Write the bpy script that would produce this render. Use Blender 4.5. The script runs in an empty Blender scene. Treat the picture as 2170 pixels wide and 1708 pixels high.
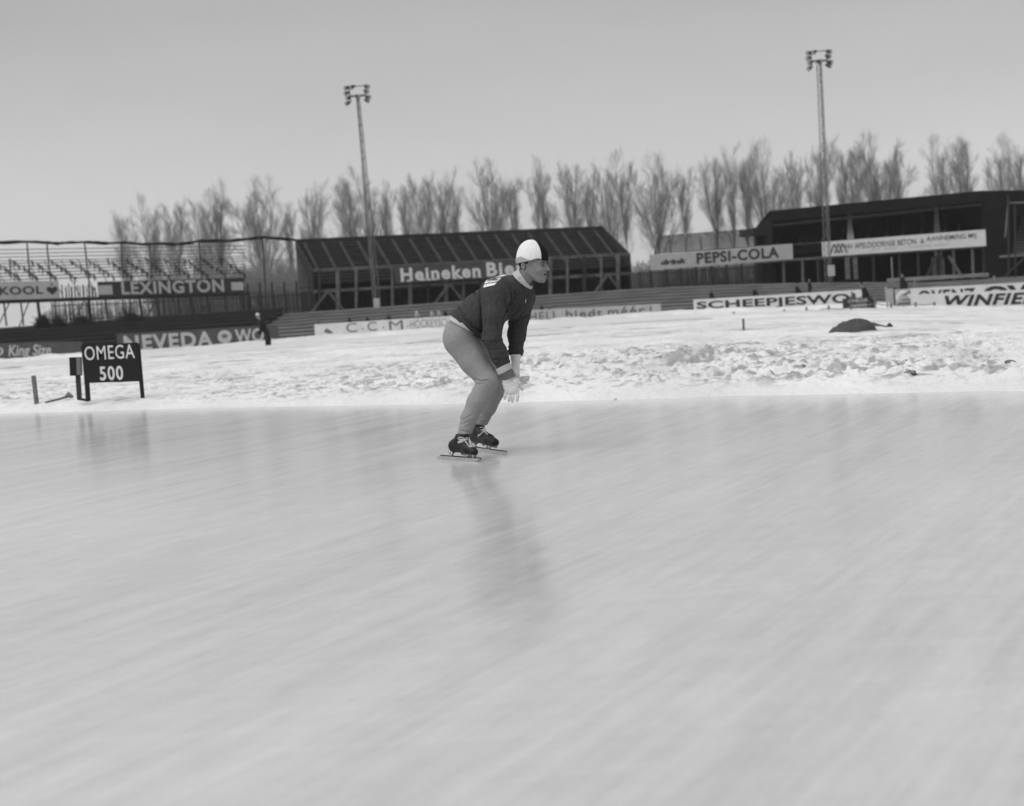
import bpy, math, random
import numpy as np
from mathutils import Vector, Matrix
from mathutils.bvhtree import BVHTree
R = math.radians
random.seed(7); rng = np.random.default_rng(11)
SC = bpy.context.scene; COL = SC.collection

# ------------------------------------------------------------------ camera
CH = 1.0; F = 3100.0; PITCH = math.atan(210.5/3100); ROLL = R(4.1)
f0 = Vector((0, math.cos(PITCH), -math.sin(PITCH))); u0 = Vector((0, math.sin(PITCH), math.cos(PITCH))); r0 = Vector((1, 0, 0))
RT = r0*math.cos(ROLL)-u0*math.sin(ROLL); UP = r0*math.sin(ROLL)+u0*math.cos(ROLL)
C0 = Vector((0, 0, CH))
cd = bpy.data.cameras.new('camera'); cam = bpy.data.objects.new('camera', cd); COL.objects.link(cam)
m = Matrix((RT, UP, -f0)).transposed().to_4x4(); m.translation = C0; cam.matrix_world = m
cd.sensor_width = 56; cd.lens = 56*F/2170; cd.clip_end = 3000; cd.clip_start = .1
cd.dof.use_dof = True; cd.dof.focus_distance = 9.75; cd.dof.aperture_fstop = 4.0
SC.camera = cam
def ray(x, y): return f0+RT*((x-1085)/F)+UP*((854-y)/F)
def P(x, y, d): return C0+ray(x, y)*d            # a point at forward depth d
def V(x, y, Y):
    d = ray(x, y); return C0+d*(Y/d.y)           # a point on the plane Y = const
def G(x, y, z=0.):
    d = ray(x, y); return C0+d*((z-CH)/d.z)      # a point on the level z
# ------------------------------------------------------------------ light
SUN_EL, SUN_AZ = 52, -118      # high, veiled by cloud, to the left of the camera
SC.view_settings.view_transform = 'Standard'; SC.view_settings.look = 'None'; SC.view_settings.exposure = 0; SC.view_settings.gamma = 1
w = bpy.data.worlds.new('World'); SC.world = w; w.use_nodes = True; nt = w.node_tree; nt.nodes.clear()
out = nt.nodes.new('ShaderNodeOutputWorld'); bg = nt.nodes.new('ShaderNodeBackground'); bg.inputs[1].default_value = .1
sky = nt.nodes.new('ShaderNodeTexSky'); sky.sky_type = 'NISHITA'; sky.sun_disc = False
sky.sun_elevation = R(SUN_EL); sky.sun_rotation = R(SUN_AZ); sky.dust_density = 5
bw = nt.nodes.new('ShaderNodeRGBToBW'); nt.links.new(sky.outputs[0], bw.inputs[0])
tc = nt.nodes.new('ShaderNodeTexCoord'); sp = nt.nodes.new('ShaderNodeSeparateXYZ'); nt.links.new(tc.outputs['Generated'], sp.inputs[0])
rp = nt.nodes.new('ShaderNodeValToRGB'); nt.links.new(sp.outputs[2], rp.inputs[0])
e = rp.color_ramp.elements
for i, (p_, v_) in enumerate([(0, .77), (.07, .74), (.13, .62), (.20, .51), (.32, .54), (1, .95)]):
    el = e[i] if i < 2 else e.new(p_)
    el.position = p_; el.color = (v_, v_, v_, 1)
# soft cloud unevenness of the overcast
cn = nt.nodes.new('ShaderNodeTexNoise'); cn.inputs['Scale'].default_value = 2.2; cn.inputs['Detail'].default_value = 4
mpv = nt.nodes.new('ShaderNodeMapping'); mpv.inputs['Scale'].default_value = (1, 1, 3.5); nt.links.new(tc.outputs['Generated'], mpv.inputs[0]); nt.links.new(mpv.outputs[0], cn.inputs[0])
mr = nt.nodes.new('ShaderNodeMapRange'); mr.inputs['From Min'].default_value = .3; mr.inputs['From Max'].default_value = .7; mr.inputs['To Min'].default_value = 7.9; mr.inputs['To Max'].default_value = 8.9
nt.links.new(cn.outputs[0], mr.inputs[0])
m1 = nt.nodes.new('ShaderNodeMath'); m1.operation = 'MULTIPLY'; nt.links.new(rp.outputs[0], m1.inputs[0]); nt.links.new(mr.outputs[0], m1.inputs[1])
m2 = nt.nodes.new('ShaderNodeMath'); m2.operation = 'MULTIPLY_ADD'; m2.inputs[1].default_value = .12; nt.links.new(bw.outputs[0], m2.inputs[0]); nt.links.new(m1.outputs[0], m2.inputs[2])
nt.links.new(m2.outputs[0], bg.inputs[0]); nt.links.new(bg.outputs[0], out.inputs[0])
sl = bpy.data.lights.new('sun', 'SUN'); sl.energy = 1.45; sl.angle = R(55); sl.color = (1, 1, 1)
so = bpy.data.objects.new('sun', sl); COL.objects.link(so)
az, elv = R(SUN_AZ), R(SUN_EL)
sdir = Vector((math.sin(az)*math.cos(elv), math.cos(az)*math.cos(elv), math.sin(elv)))
so.rotation_euler = sdir.to_track_quat('Z', 'Y').to_euler()

# ------------------------------------------------------------------ materials (a black and white world)
def mat(name, v, rough=.8, spec=.3, noise=.0, scale=6., bump=0., bscale=30., metal=0., stretch=(1, 1, 1), detail=4):
    M = bpy.data.materials.new(name); M.use_nodes = True; n = M.node_tree; b = n.nodes['Principled BSDF']
    b.inputs['Base Color'].default_value = (v, v, v, 1); b.inputs['Roughness'].default_value = rough
    b.inputs['Specular IOR Level'].default_value = spec; b.inputs['Metallic'].default_value = metal
    t = n.nodes.new('ShaderNodeTexCoord'); mp = n.nodes.new('ShaderNodeMapping'); mp.inputs['Scale'].default_value = stretch
    n.links.new(t.outputs['Object'], mp.inputs[0])
    if noise:
        nz = n.nodes.new('ShaderNodeTexNoise'); nz.inputs['Scale'].default_value = scale; nz.inputs['Detail'].default_value = detail
        n.links.new(mp.outputs[0], nz.inputs[0])
        q = n.nodes.new('ShaderNodeMapRange'); q.inputs['From Min'].default_value = .3; q.inputs['From Max'].default_value = .7
        q.inputs['To Min'].default_value = v*(1-noise); q.inputs['To Max'].default_value = min(.95, v*(1+noise))
        n.links.new(nz.outputs[0], q.inputs[0]); n.links.new(q.outputs[0], b.inputs['Base Color'])
    if bump:
        nz = n.nodes.new('ShaderNodeTexNoise'); nz.inputs['Scale'].default_value = bscale; nz.inputs['Detail'].default_value = 6
        n.links.new(mp.outputs[0], nz.inputs[0]); bp = n.nodes.new('ShaderNodeBump'); bp.inputs['Strength'].default_value = 1; bp.inputs['Distance'].default_value = bump
        n.links.new(nz.outputs[0], bp.inputs['Height']); n.links.new(bp.outputs[0], b.inputs['Normal'])
    return M
M = dict(
    snow=mat('snow', .73, .9, .15, .09, .9, .035, 13, stretch=(1, .6, 1), detail=12), far_ice=mat('far_ice', .62, .6, .3, .12, .4, stretch=(.3, 2, 1)),
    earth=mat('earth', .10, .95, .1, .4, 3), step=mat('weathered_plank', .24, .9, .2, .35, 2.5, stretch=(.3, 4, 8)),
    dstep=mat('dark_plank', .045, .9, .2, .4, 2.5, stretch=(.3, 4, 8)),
    steel=mat('galvanised_steel', .16, .6, .4, .3, 5), dsteel=mat('dark_steel', .035, .6, .3, .3, 5), msteel=mat('mast_steel', .16, .6, .4, .2, 4),
    wood=mat('seat_wood', .07, .85, .2, .4, 4, stretch=(.2, 3, 3)), strip=mat('stair_wood', .13, .85, .2, .3, 4), black=mat('black_cladding', .012, .9, .1, .3, 3),
    dcl=mat('dark_cladding', .032, .9, .1, .3, 3), rope=mat('rolled_tarpaulin', .015, .9, .1, .3, 8), reed=mat('reed_fence', .075, .95, .1, .5, 9, stretch=(1, 1, .1)),
    bark=mat('bark', .22, .95, .1, .3, 6), twig=mat('twig', .29, .95, .1, .2, 6), bush=mat('bare_bush', .05, .95, .1, .3, 8),
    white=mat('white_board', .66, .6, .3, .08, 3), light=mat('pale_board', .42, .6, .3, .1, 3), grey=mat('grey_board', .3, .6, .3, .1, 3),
    dark=mat('dark_board', .03, .6, .3, .2, 3), dgrey=mat('dark_grey_board', .07, .6, .3, .15, 3), lwhite=mat('white_lettering', .72, .6, .3, .1, 9), lgrey=mat('grey_lettering', .45, .6, .3, .1, 9),
    lblack=mat('black_lettering', .03, .6, .3, .2, 9), ldgrey=mat('faded_lettering', .13, .6, .3, .25, 9), signblack=mat('sign_black', .012, .5, .3, .2, 9), tarp=mat('dark_tarpaulin', .05, .7, .3, .35, 6, .02, 9),
    mwood=mat('stair_timber', .03, .9, .2, .4, 3), mwood2=mat('post_timber', .12, .9, .2, .35, 3), stake=mat('weathered_stake', .16, .8, .2, .3, 20),
)
def ice_mat():
    m_ = bpy.data.materials.new('rink_ice'); m_.use_nodes = True; n = m_.node_tree; b = n.nodes['Principled BSDF']
    t = n.nodes.new('ShaderNodeTexCoord')
    def noise(sc, rot, scale, det=5, rough=.55):
        a0_ = n.nodes.new('ShaderNodeMapping'); a0_.inputs['Rotation'].default_value = (0, 0, R(rot)); n.links.new(t.outputs['Object'], a0_.inputs[0])
        a = n.nodes.new('ShaderNodeMapping'); a.inputs['Scale'].default_value = sc; n.links.new(a0_.outputs[0], a.inputs[0]); z = n.nodes.new('ShaderNodeTexNoise'); z.inputs['Scale'].default_value = scale
        z.inputs['Detail'].default_value = det; z.inputs['Roughness'].default_value = rough; n.links.new(a.outputs[0], z.inputs[0]); return z.outputs[0]
    def math_(op, a, b_, c=None):
        q = n.nodes.new('ShaderNodeMath'); q.operation = op
        for i, v in enumerate((a, b_, c)):
            if v is None: continue
            if isinstance(v, (int, float)): q.inputs[i].default_value = v
            else: n.links.new(v, q.inputs[i])
        return q.outputs[0]
    a = noise((3.0, .28, 1), 23, 1.8, 6, .55); c = noise((.4, 6, 1), 3, 2.2, 6); d = noise((1, .6, 1), 20, .45, 4); a2 = noise((9, .3, 1), 30, 2.2, 6, .65)
    fine = noise((10, 120, 1), 3, 1.0, 3)
    s = math_('MULTIPLY_ADD', a, .17, math_('MULTIPLY_ADD', c, .045, math_('MULTIPLY', d, .20)))
    s = math_('MULTIPLY_ADD', fine, .06, s)
    s = math_('MULTIPLY_ADD', a2, .20, s)
    mo = noise((1, 1, 1), 0, 5.5, 8, .7); s = math_('MULTIPLY_ADD', mo, .12, s)
    fr = noise((1, 1, 1), 0, 55, 3, .7); s = math_('MULTIPLY_ADD', fr, .10, s)
    fr2 = noise((1, .25, 1), 24, 18, 4, .6); s = math_('MULTIPLY_ADD', fr2, .09, s)
    col = math_('ADD', s, .045)
    # skate scratches: thin pale cuts
    def scratches(rot, sx, sy, thr):
        z = noise((sx, sy, 1), rot, 1, 0)
        q = n.nodes.new('ShaderNodeMapRange'); q.inputs['From Min'].default_value = thr; q.inputs['From Max'].default_value = thr+.05
        n.links.new(z, q.inputs[0]); return q.outputs[0]
    sc = math_('ADD', scratches(3, .6, 90, .765), scratches(-10, .9, 120, .785))
    col = math_('MULTIPLY_ADD', sc, .10, col)
    n.links.new(col, b.inputs['Base Color'])
    b.inputs['Specular IOR Level'].default_value = .62; b.inputs['IOR'].default_value = 1.31
    rr = math_('MULTIPLY_ADD', a, .10, .115); n.links.new(rr, b.inputs['Roughness'])
    bp = n.nodes.new('ShaderNodeBump'); bp.inputs['Distance'].default_value = .0015; bp.inputs['Strength'].default_value = .5
    n.links.new(math_('ADD', a, math_('MULTIPLY', c, .3)), bp.inputs['Height']); n.links.new(bp.outputs[0], b.inputs['Normal'])
    return m_
M['ice'] = ice_mat()
def greyed(m_, v1):  # blends painted pit shade and dirt into the base colour
    n = m_.node_tree; b = n.nodes['Principled BSDF']; src = b.inputs['Base Color'].links[0].from_socket; a = n.nodes.new('ShaderNodeAttribute'); a.attribute_name = 'shade_dirt'
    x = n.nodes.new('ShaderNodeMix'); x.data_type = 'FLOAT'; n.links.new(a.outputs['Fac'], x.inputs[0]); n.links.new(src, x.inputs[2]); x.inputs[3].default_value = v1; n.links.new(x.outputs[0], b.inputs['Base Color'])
greyed(M['snow'], .34)

# ------------------------------------------------------------------ helpers
def tag(o, label=None, cat=None, group=None, kind=None):
    if label: o['label'] = label
    if cat: o['category'] = cat
    if group: o['group'] = group
    if kind: o['kind'] = kind
    return o
def empty(name, loc, label, cat, group=None):
    o = bpy.data.objects.new(name, None); COL.objects.link(o); o.location = loc; o.empty_display_size = .2
    return tag(o, label, cat, group)
def link(name, verts, faces, mats, parent=None, idx=None, smooth=False):
    me = bpy.data.meshes.new(name); me.from_pydata([tuple(v) for v in verts], [], [tuple(f) for f in faces])
    for m_ in (mats if isinstance(mats, (list, tuple)) else [mats]): me.materials.append(m_)
    if idx is not None: me.polygons.foreach_set('material_index', idx)
    if smooth: me.polygons.foreach_set('use_smooth', [True]*len(me.polygons))
    me.update(); o = bpy.data.objects.new(name, me); COL.objects.link(o)
    if parent: o.parent = parent
    return o
def link_np(name, v, quads, mats, parent=None, idx=None, smooth=True):
    me = bpy.data.meshes.new(name); nq = len(quads); k = quads.shape[1]
    me.vertices.add(len(v)); me.vertices.foreach_set('co', np.asarray(v, np.float32).ravel())
    me.loops.add(nq*k); me.loops.foreach_set('vertex_index', np.asarray(quads, np.int32).ravel())
    me.polygons.add(nq); me.polygons.foreach_set('loop_start', np.arange(0, nq*k, k, dtype=np.int32))
    for m_ in (mats if isinstance(mats, (list, tuple)) else [mats]): me.materials.append(m_)
    if idx is not None: me.polygons.foreach_set('material_index', np.asarray(idx, np.int32))
    me.update(calc_edges=True); me.validate()
    if smooth: me.polygons.foreach_set('use_smooth', np.ones(len(me.polygons), bool))
    o = bpy.data.objects.new(name, me); COL.objects.link(o)
    if parent: o.parent = parent
    return o
class MB:
    """collects boxes, beams and tubes in world space, linked as one mesh"""
    def __init__(s): s.v = []; s.f = []
    def add(s, vs, fs):
        n = len(s.v); s.v += [Vector(v) for v in vs]; s.f += [tuple(i+n for i in f) for f in fs]
    def hexa(s, c):
        s.add(c, [(0, 3, 2, 1), (4, 5, 6, 7), (0, 1, 5, 4), (1, 2, 6, 5), (2, 3, 7, 6), (3, 0, 4, 7)])
    def beam(s, p, q, w=.06, h=None, up=Vector((0, 0, 1))):
        h = h or w; p = Vector(p); q = Vector(q); d = (q-p)
        if d.length < 1e-6: return s
        d.normalize(); a = d.cross(up)
        if a.length < 1e-3: a = d.cross(Vector((0, 1, 0)))
        a.normalize(); b = a.cross(d).normalized(); a = a*w/2; b = b*h/2
        s.hexa([p-a-b, p+a-b, p+a+b, p-a+b, q-a-b, q+a-b, q+a+b, q-a+b]); return s
    def tube(s, pts, rad, n=6, cap=True):
        pts = [Vector(p) for p in pts]; rad = rad if isinstance(rad, (list, tuple)) else [rad]*len(pts)
        base = len(s.v); prev = None
        for i, p in enumerate(pts):
            d = (pts[min(i+1, len(pts)-1)]-pts[max(i-1, 0)]).normalized()
            a = d.cross(prev) if prev is not None else d.cross(Vector((.13, .37, .92)))
            if prev is not None: b = prev-d*prev.dot(d); b.normalize(); a = b.cross(d)
            else: a.normalize(); b = d.cross(a).normalized()
            prev = b
            for k in range(n):
                t = 2*math.pi*k/n; s.v.append(p+(a*math.cos(t)+b*math.sin(t))*rad[i])
        for i in range(len(pts)-1):
            for k in range(n):
                k2 = (k+1) % n; s.f.append((base+i*n+k, base+i*n+k2, base+(i+1)*n+k2, base+(i+1)*n+k))
        if cap:
            s.f.append(tuple(base+k for k in range(n))[::-1]); s.f.append(tuple(base+(len(pts)-1)*n+k for k in range(n)))
        return s
    def build(s, name, m_, parent=None, smooth=False):
        off = parent_off(parent)
        return link(name, [v-off for v in s.v], s.f, m_, parent, smooth=smooth)
def parent_off(p):
    o = Vector((0, 0, 0))
    while p is not None: o = o+p.location; p = p.parent
    return o
def dup(root, loc, rz, sc, label, group=None):
    r = root.copy(); COL.objects.link(r); r.location = loc; r.rotation_euler = (0, 0, rz); r.scale = sc; r['label'] = label
    if group: r['group'] = group
    for ch in root.children:
        c = ch.copy(); COL.objects.link(c); c.parent = r
    return r
# value noise
def _h(i, j, s):
    i = i.astype(np.int64); j = j.astype(np.int64)
    n = (i*374761393+j*668265263+s*974711) & 0x7fffffff; n = ((n ^ (n >> 13))*1274126177) & 0x7fffffff; n = n ^ (n >> 16)
    return (n & 0xffff)/65535.
def vn(x, y, s=0):
    i = np.floor(x); j = np.floor(y); a = x-i; b = y-j; a = a*a*(3-2*a); b = b*b*(3-2*b)
    return (_h(i, j, s)*(1-a)+_h(i+1, j, s)*a)*(1-b)+(_h(i, j+1, s)*(1-a)+_h(i+1, j+1, s)*a)*b
def fbm(x, y, s=0, o=4):
    t = 0; a = .5; q = 0
    for k in range(o): t = t+a*vn(x*2**k+17.3*k, y*2**k-9.1*k, s+k); q += a; a *= .5
    return t/q
def sstep(a, b, x):
    t = np.clip((x-a)/(b-a), 0, 1); return t*t*(3-2*t)

# ------------------------------------------------------------------ ground, ice and snow
EDGE = [(-400, 884), (0, 877), (160, 873), (300, 869), (500, 864), (700, 861), (900, 858), (1085, 854), (1240, 850), (1391, 846), (1544, 840), (1700, 838.5), (1934, 834), (2104, 830), (2170, 831), (2600, 824)]
eu, eY = [], []
for x_, y_ in EDGE:
    g = G(x_, y_); eu.append(g.x/g.y); eY.append(g.y)
def edgeY(u): return np.interp(u, eu, eY)
def basez(X, Y):
    u = np.asarray(X)/np.maximum(np.asarray(Y), 5.); t = np.clip(u-.06, 0, .34)
    return -8.8*t*t*sstep(14, 56, Y)
def snowz(X, Y):
    X = np.asarray(X, float); Y = np.asarray(Y, float); u = X/Y
    d = Y-edgeY(u); z = basez(X, Y)+.10*sstep(0, .9, d)-.035*(1-sstep(0, .12, d))
    rgt = sstep(-.22, .05, u)
    band = sstep(.3, 1.0, d)*(1-sstep(7.5, 12.5, d))
    z = z+.07*rgt*np.exp(-((d-4.2)/2.3)**2)*(.4+fbm(X*.35, Y*.35, 3))
    lump = fbm(X*2.6, Y*2.6, 5, 5)-.5
    lump2 = np.maximum(0, fbm(X*1.5+3, Y*1.5, 9, 4)-.50)
    crumb = np.maximum(0, vn(X*6.5, Y*6.5, 21)-.55)*np.maximum(0, fbm(X*.7, Y*.7, 31)-.38)*2.6
    a = band*(.50+.50*rgt)
    m1_ = sstep(.40, .58, fbm(X*.55, Y*.4, 71))
    fine = np.maximum(0, fbm(X*7.5, Y*7.5, 81, 3)-.50)*(.35+.65*m1_); pit = np.maximum(0, vn(X*4.2, Y*4.2, 91)-.62)*m1_
    z = z+a*(.05*lump+.06*lump2+.045*crumb+.20*fine-.07*pit)+.10*fine*sstep(1., 2.5, d)*(1-sstep(14, 24, d))*(1-band)+.02*(fbm(X*3, Y*3, 2)-.5)*sstep(.1, .6, d)
    z = z+.10*(fbm(X*.13, Y*.22, 41)-.5)*sstep(4, 12, d)+.05*(fbm(X*.5, Y*.9, 43)-.5)*sstep(3, 10, d)
    tr = sstep(3, 8, d)*(1-sstep(38, 46, d)); z = z+tr*(.07*(fbm(X*1.2, Y*.55, 45)-.5)+.05*(fbm(X*3.4, Y*1.5, 46)-.5)-.07*np.maximum(0, vn(X*2.3, Y*1.1, 47)-.72))
    # furrows left by the snow plough
    z = z-.05*np.exp(-((d-9.5-1.2*np.sin(X*.18))/.35)**2)*(fbm(X*.8, Y*.2, 51) > .45)-.04*np.exp(-((d-13+.9*np.sin(X*.12+2))/.5)**2)
    bk = np.where(u > .262, sstep(55.6, 56.9, Y), sstep(59.9, 61.0, Y)); z = z+bk*(.02+.20*fbm(X*1.1, Y*.8, 77)*fbm(X*.25, Y*.1, 78)*1.6)
    fl_ = sstep(47, 49, Y)*(1-sstep(59.2, 59.9, Y))*(1-sstep(6, 10, X)); z = z*(1-fl_)+(basez(X, Y)+.06)*fl_
    # shovelled heap right of the skater
    z = z+.13*np.exp(-(((X-2.35)/.55)**2+((Y-17.4)/.9)**2))*(.5+fbm(X*4, Y*4, 61))
    return z
def snow_shade_dirt(X, Y):  # grey of shaded pits and furrows, plus dirt, painted as colour
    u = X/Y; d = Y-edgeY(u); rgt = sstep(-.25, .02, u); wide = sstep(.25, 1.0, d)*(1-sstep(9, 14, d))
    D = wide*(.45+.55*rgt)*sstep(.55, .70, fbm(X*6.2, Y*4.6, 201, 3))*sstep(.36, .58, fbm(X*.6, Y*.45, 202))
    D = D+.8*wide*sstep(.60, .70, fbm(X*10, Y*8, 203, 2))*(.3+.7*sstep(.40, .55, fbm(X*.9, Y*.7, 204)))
    for off, am, ph_, sp_ in ((9.5, 1.2, 0, .18), (13., .9, 2, .12), (6.0, .8, 4, .22), (17., 1.5, 1, .1), (24., 2., 3, .07)):  # furrow shade drawn as broken dark lines
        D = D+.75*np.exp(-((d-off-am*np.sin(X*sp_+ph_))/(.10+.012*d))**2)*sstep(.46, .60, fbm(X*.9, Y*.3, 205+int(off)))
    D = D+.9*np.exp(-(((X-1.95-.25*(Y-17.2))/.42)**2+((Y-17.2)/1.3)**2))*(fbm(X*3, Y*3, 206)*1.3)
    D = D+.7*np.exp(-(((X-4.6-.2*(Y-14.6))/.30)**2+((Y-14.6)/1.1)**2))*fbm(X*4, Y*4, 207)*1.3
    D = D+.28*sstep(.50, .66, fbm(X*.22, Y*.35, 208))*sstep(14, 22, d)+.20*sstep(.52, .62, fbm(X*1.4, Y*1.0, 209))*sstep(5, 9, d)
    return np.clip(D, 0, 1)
def make_snow():
    us = np.concatenate([np.linspace(-1.1, -.42, 40), np.linspace(-.41, .41, 1150), np.linspace(.42, 1.1, 40)])
    e = edgeY(us)[:, None]
    t = np.linspace(0, 1, 520)[None, :]
    Y = e+(64-e)*(.5*t**1.0*.45+t**2.6*.775)
    X = us[:, None]*Y; Z = snowz(X, Y)
    n, k = X.shape; v = np.stack([X, Y, Z], -1).reshape(-1, 3)
    i = np.arange(n*k).reshape(n, k); q = np.stack([i[:-1, :-1], i[1:, :-1], i[1:, 1:], i[:-1, 1:]], -1).reshape(-1, 4)
    o = link_np('snow_field', v, q, M['snow']); tag(o, kind='structure')
    at = o.data.attributes.new('shade_dirt', 'FLOAT', 'POINT'); at.data.foreach_set('value', snow_shade_dirt(X, Y).ravel().astype(np.float32))
make_snow()
mb = MB(); mb.add([(-60, -25, 0), (60, -25, 0), (60, 9, 0), (9, 19, 0), (-9, 24.5, 0), (-60, 40, 0)], [(0, 1, 2, 3, 4, 5)])
o = mb.build('ice', M['ice']); tag(o, kind='structure')
# wide ground below everything, reaching the horizon
def big_ground():
    xs = np.concatenate([[-420, -200], np.linspace(-90, 90, 61), [200, 420]]); ys = np.array([-120, -60, 10, 30, 60, 62.5, 64, 77.9, 78, 110, 200, 400, 630.])
    X, Y = np.meshgrid(xs, ys, indexing='ij'); b = basez(np.clip(X, -40, 40), np.full_like(Y, 62.))
    Z = np.where(Y < 64.5, -.9-0*b, b-.05); Z = np.where(Y < 11, -.25, Z); Z = np.where(Y > 77.95, b+1.15, Z)
    v = np.stack([X, Y, Z], -1).reshape(-1, 3); n, k = X.shape; i = np.arange(n*k).reshape(n, k)
    q = np.stack([i[:-1, :-1], i[1:, :-1], i[1:, 1:], i[:-1, 1:]], -1).reshape(-1, 4)
    o = link_np('ground', v, q, M['earth'], smooth=False); tag(o, kind='structure')
big_ground()
def bz(x, Y=62.): return float(basez(x, Y))
# the far ice lane, a grey strip in front of the boards
def strip_sheet(name, Y0, Y1, dz, m_, xe):
    xs = np.linspace(-40, xe, 161); ys = np.linspace(Y0, Y1, 5); X, Y = np.meshgrid(xs, ys, indexing='ij')
    Z = snowz(X, Y)+dz
    v = np.stack([X, Y, Z], -1).reshape(-1, 3); n, k = X.shape; i = np.arange(n*k).reshape(n, k)
    q = np.stack([i[:-1, :-1], i[1:, :-1], i[1:, 1:], i[:-1, 1:]], -1).reshape(-1, 4)
    return tag(link_np(name, v, q, m_), kind='structure')
strip_sheet('ice_lane', 49.2, 59.2, .012, M['far_ice'], 7)

# ------------------------------------------------------------------ signs
def text_mesh(s, bold=0., shear=0., spacing=1.):
    cu = bpy.data.curves.new('tmp', 'FONT'); cu.body = s; cu.offset = bold; cu.shear = shear; cu.space_character = spacing; cu.resolution_u = 4
    ob = bpy.data.objects.new('tmp', cu); COL.objects.link(ob); dg = bpy.context.evaluated_depsgraph_get(); dg.update()
    me = bpy.data.meshes.new_from_object(ob.evaluated_get(dg)); v = np.array([x.co[:] for x in me.vertices]); f = [tuple(p.vertices) for p in me.polygons]
    bpy.data.objects.remove(ob); bpy.data.curves.remove(cu); bpy.data.meshes.remove(me)
    v = v[:, :2]; lo = v.min(0); hi = v.max(0); return (v-lo)/(hi-lo), f
class Panel:
    """a flat board standing upright between two picture columns at depths Y0, Y1; (u, v) runs over its face"""
    def __init__(s, x0, t0, b0, x1, t1, b1, Y0, Y1, ymode=True):
        fn = V
        s.BL = fn(x0, b0, Y0); s.BR = fn(x1, b1, Y1); tl = fn(x0, t0, Y0); tr = fn(x1, t1, Y1)
        s.TL = Vector((s.BL.x, s.BL.y, tl.z)); s.TR = Vector((s.BR.x, s.BR.y, tr.z)); s.x0 = x0; s.x1 = x1
        d = s.BR-s.BL; s.n = Vector((d.y, -d.x, 0)).normalized()     # towards the camera
    def at(s, u, v, off=0.):
        return (s.BL*(1-u)+s.BR*u)*(1-v)+(s.TL*(1-u)+s.TR*u)*v+s.n*off
    def U(s, px): return (px-s.x0)/(s.x1-s.x0)
    def body(s, parent, m_, th=.05, name='panel'):
        mb = MB(); c = []
        for off in (0, -th): c += [s.at(0, 0, off), s.at(1, 0, off), s.at(1, 1, off), s.at(0, 1, off)]
        mb.add(c, [(0, 1, 2, 3), (4, 7, 6, 5), (0, 4, 5, 1), (1, 5, 6, 2), (2, 6, 7, 3), (3, 7, 4, 0)]); return mb.build(name, m_, parent)
    def text(s, parent, string, u0, u1, v0, v1, m_, bold=.02, shear=0., spacing=1., name='lettering', off=.008):
        v, f = text_mesh(string, bold, shear, spacing); po = parent_off(parent)
        return link(name, [s.at(u0+(u1-u0)*a, v0+(v1-v0)*b, off)-po for a, b in v], f, m_, parent)
    def poly(s, parent, pts, m_, name, off=.008):
        po = parent_off(parent)
        return link(name, [s.at(a, b, off)-po for a, b in pts], [tuple(range(len(pts)))], m_, parent)
    def rect(s, parent, u0, u1, v0, v1, m_, name='stripe', off=.008): return s.poly(parent, [(u0, v0), (u1, v0), (u1, v1), (u0, v1)], m_, name, off)
    def posts(s, parent, us, down, m_, w=.07, top=0., name='post'):
        for u in us:
            a = s.at(u, 1, -.09)+Vector((0, 0, top)); b = s.at(u, 0, -.09)-Vector((0, 0, down)); MB().beam(a, b, w).build(name, m_, parent)
def sign(label, cat, x0, t0, b0, x1, t1, b1, Y0, Y1, m_, name='advertising_board', th=.05, group=None):
    p = Panel(x0, t0, b0, x1, t1, b1, Y0, Y1); e_ = empty(name, p.BL, label, cat, group); p.root = e_; p.body(e_, m_, th); return p

# ---- the row of boards beyond the far lane
GB = 'advertising boards along the far side of the rink'
p = sign('dark board with italic King Size lettering behind the far snow bank', 'advertising board', -160, 731, 768, 176, 723, 757, 62, 62, M['dgrey'], group=GB)
p.text(p.root, 'King Size', p.U(18.6), p.U(110), .0, .88, M['lgrey'], .02, .25); p.text(p.root, 'D', p.U(-12), p.U(9), .25, .8, M['lgrey'], .02); p.posts(p.root, [.05, .5, .95], .3, M['dsteel'])
p = sign('dark grey board with pale NEVEDA WOL lettering and a round emblem', 'advertising board', 250, 707, 745, 592, 688, 722, 61.5, 62, M['dgrey'], group=GB)
p.text(p.root, 'NEVEDA', p.U(264), p.U(452), -.05, .86, M['lgrey'], .035, 0, 1.15); p.text(p.root, 'WOL', p.U(499), p.U(578), .02, .86, M['lgrey'], .03, 0, 1.1)
cx, cy = p.U(477), .46
p.poly(p.root, [(cx+.044*math.cos(t*.3927), cy+.40*math.sin(t*.3927)) for t in range(16)], M['lgrey'], 'emblem'); p.poly(p.root, [(cx+.02*math.cos(t*.785), cy+.04+.14*math.sin(t*.785)) for t in range(8)], M['ldgrey'], 'emblem', .014); p.posts(p.root, [.05, .5, .95], .3, M['dsteel'])
p = sign('white board with CCM HOCKEYSCHAATSEN lettering left of the skater', 'advertising board', 668, 687, 716, 1012, 666.5, 696, 62, 62, M['white'], group=GB)
p.poly(p.root, [(.055, .40), (.085, .25), (.115, .30), (.095, .48), (.075, .66)], M['ldgrey'], 'emblem')
for s_, a, b_ in (('C', 735, 758), ('C', 780, 800), ('M', 826, 855)): p.text(p.root, s_, p.U(a), p.U(b_), .26, .92, M['ldgrey'], .0)
for c_ in (768, 812, 864): p.rect(p.root, p.U(c_), p.U(c_+3), .42, .52, M['ldgrey'], 'dash')
p.text(p.root, 'HOCKEYSCHAATSEN', p.U(871), p.U(1010), .28, .88, mat('thin_lettering', .24), .0); p.posts(p.root, [.03, .5, .97], .3, M['steel'])
p = sign('pale grey board with SHELL biedt méér lettering right of the skater', 'advertising board', 1078, 660, 686, 1402, 643, 669, 62, 62, M['light'], group=GB)
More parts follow.
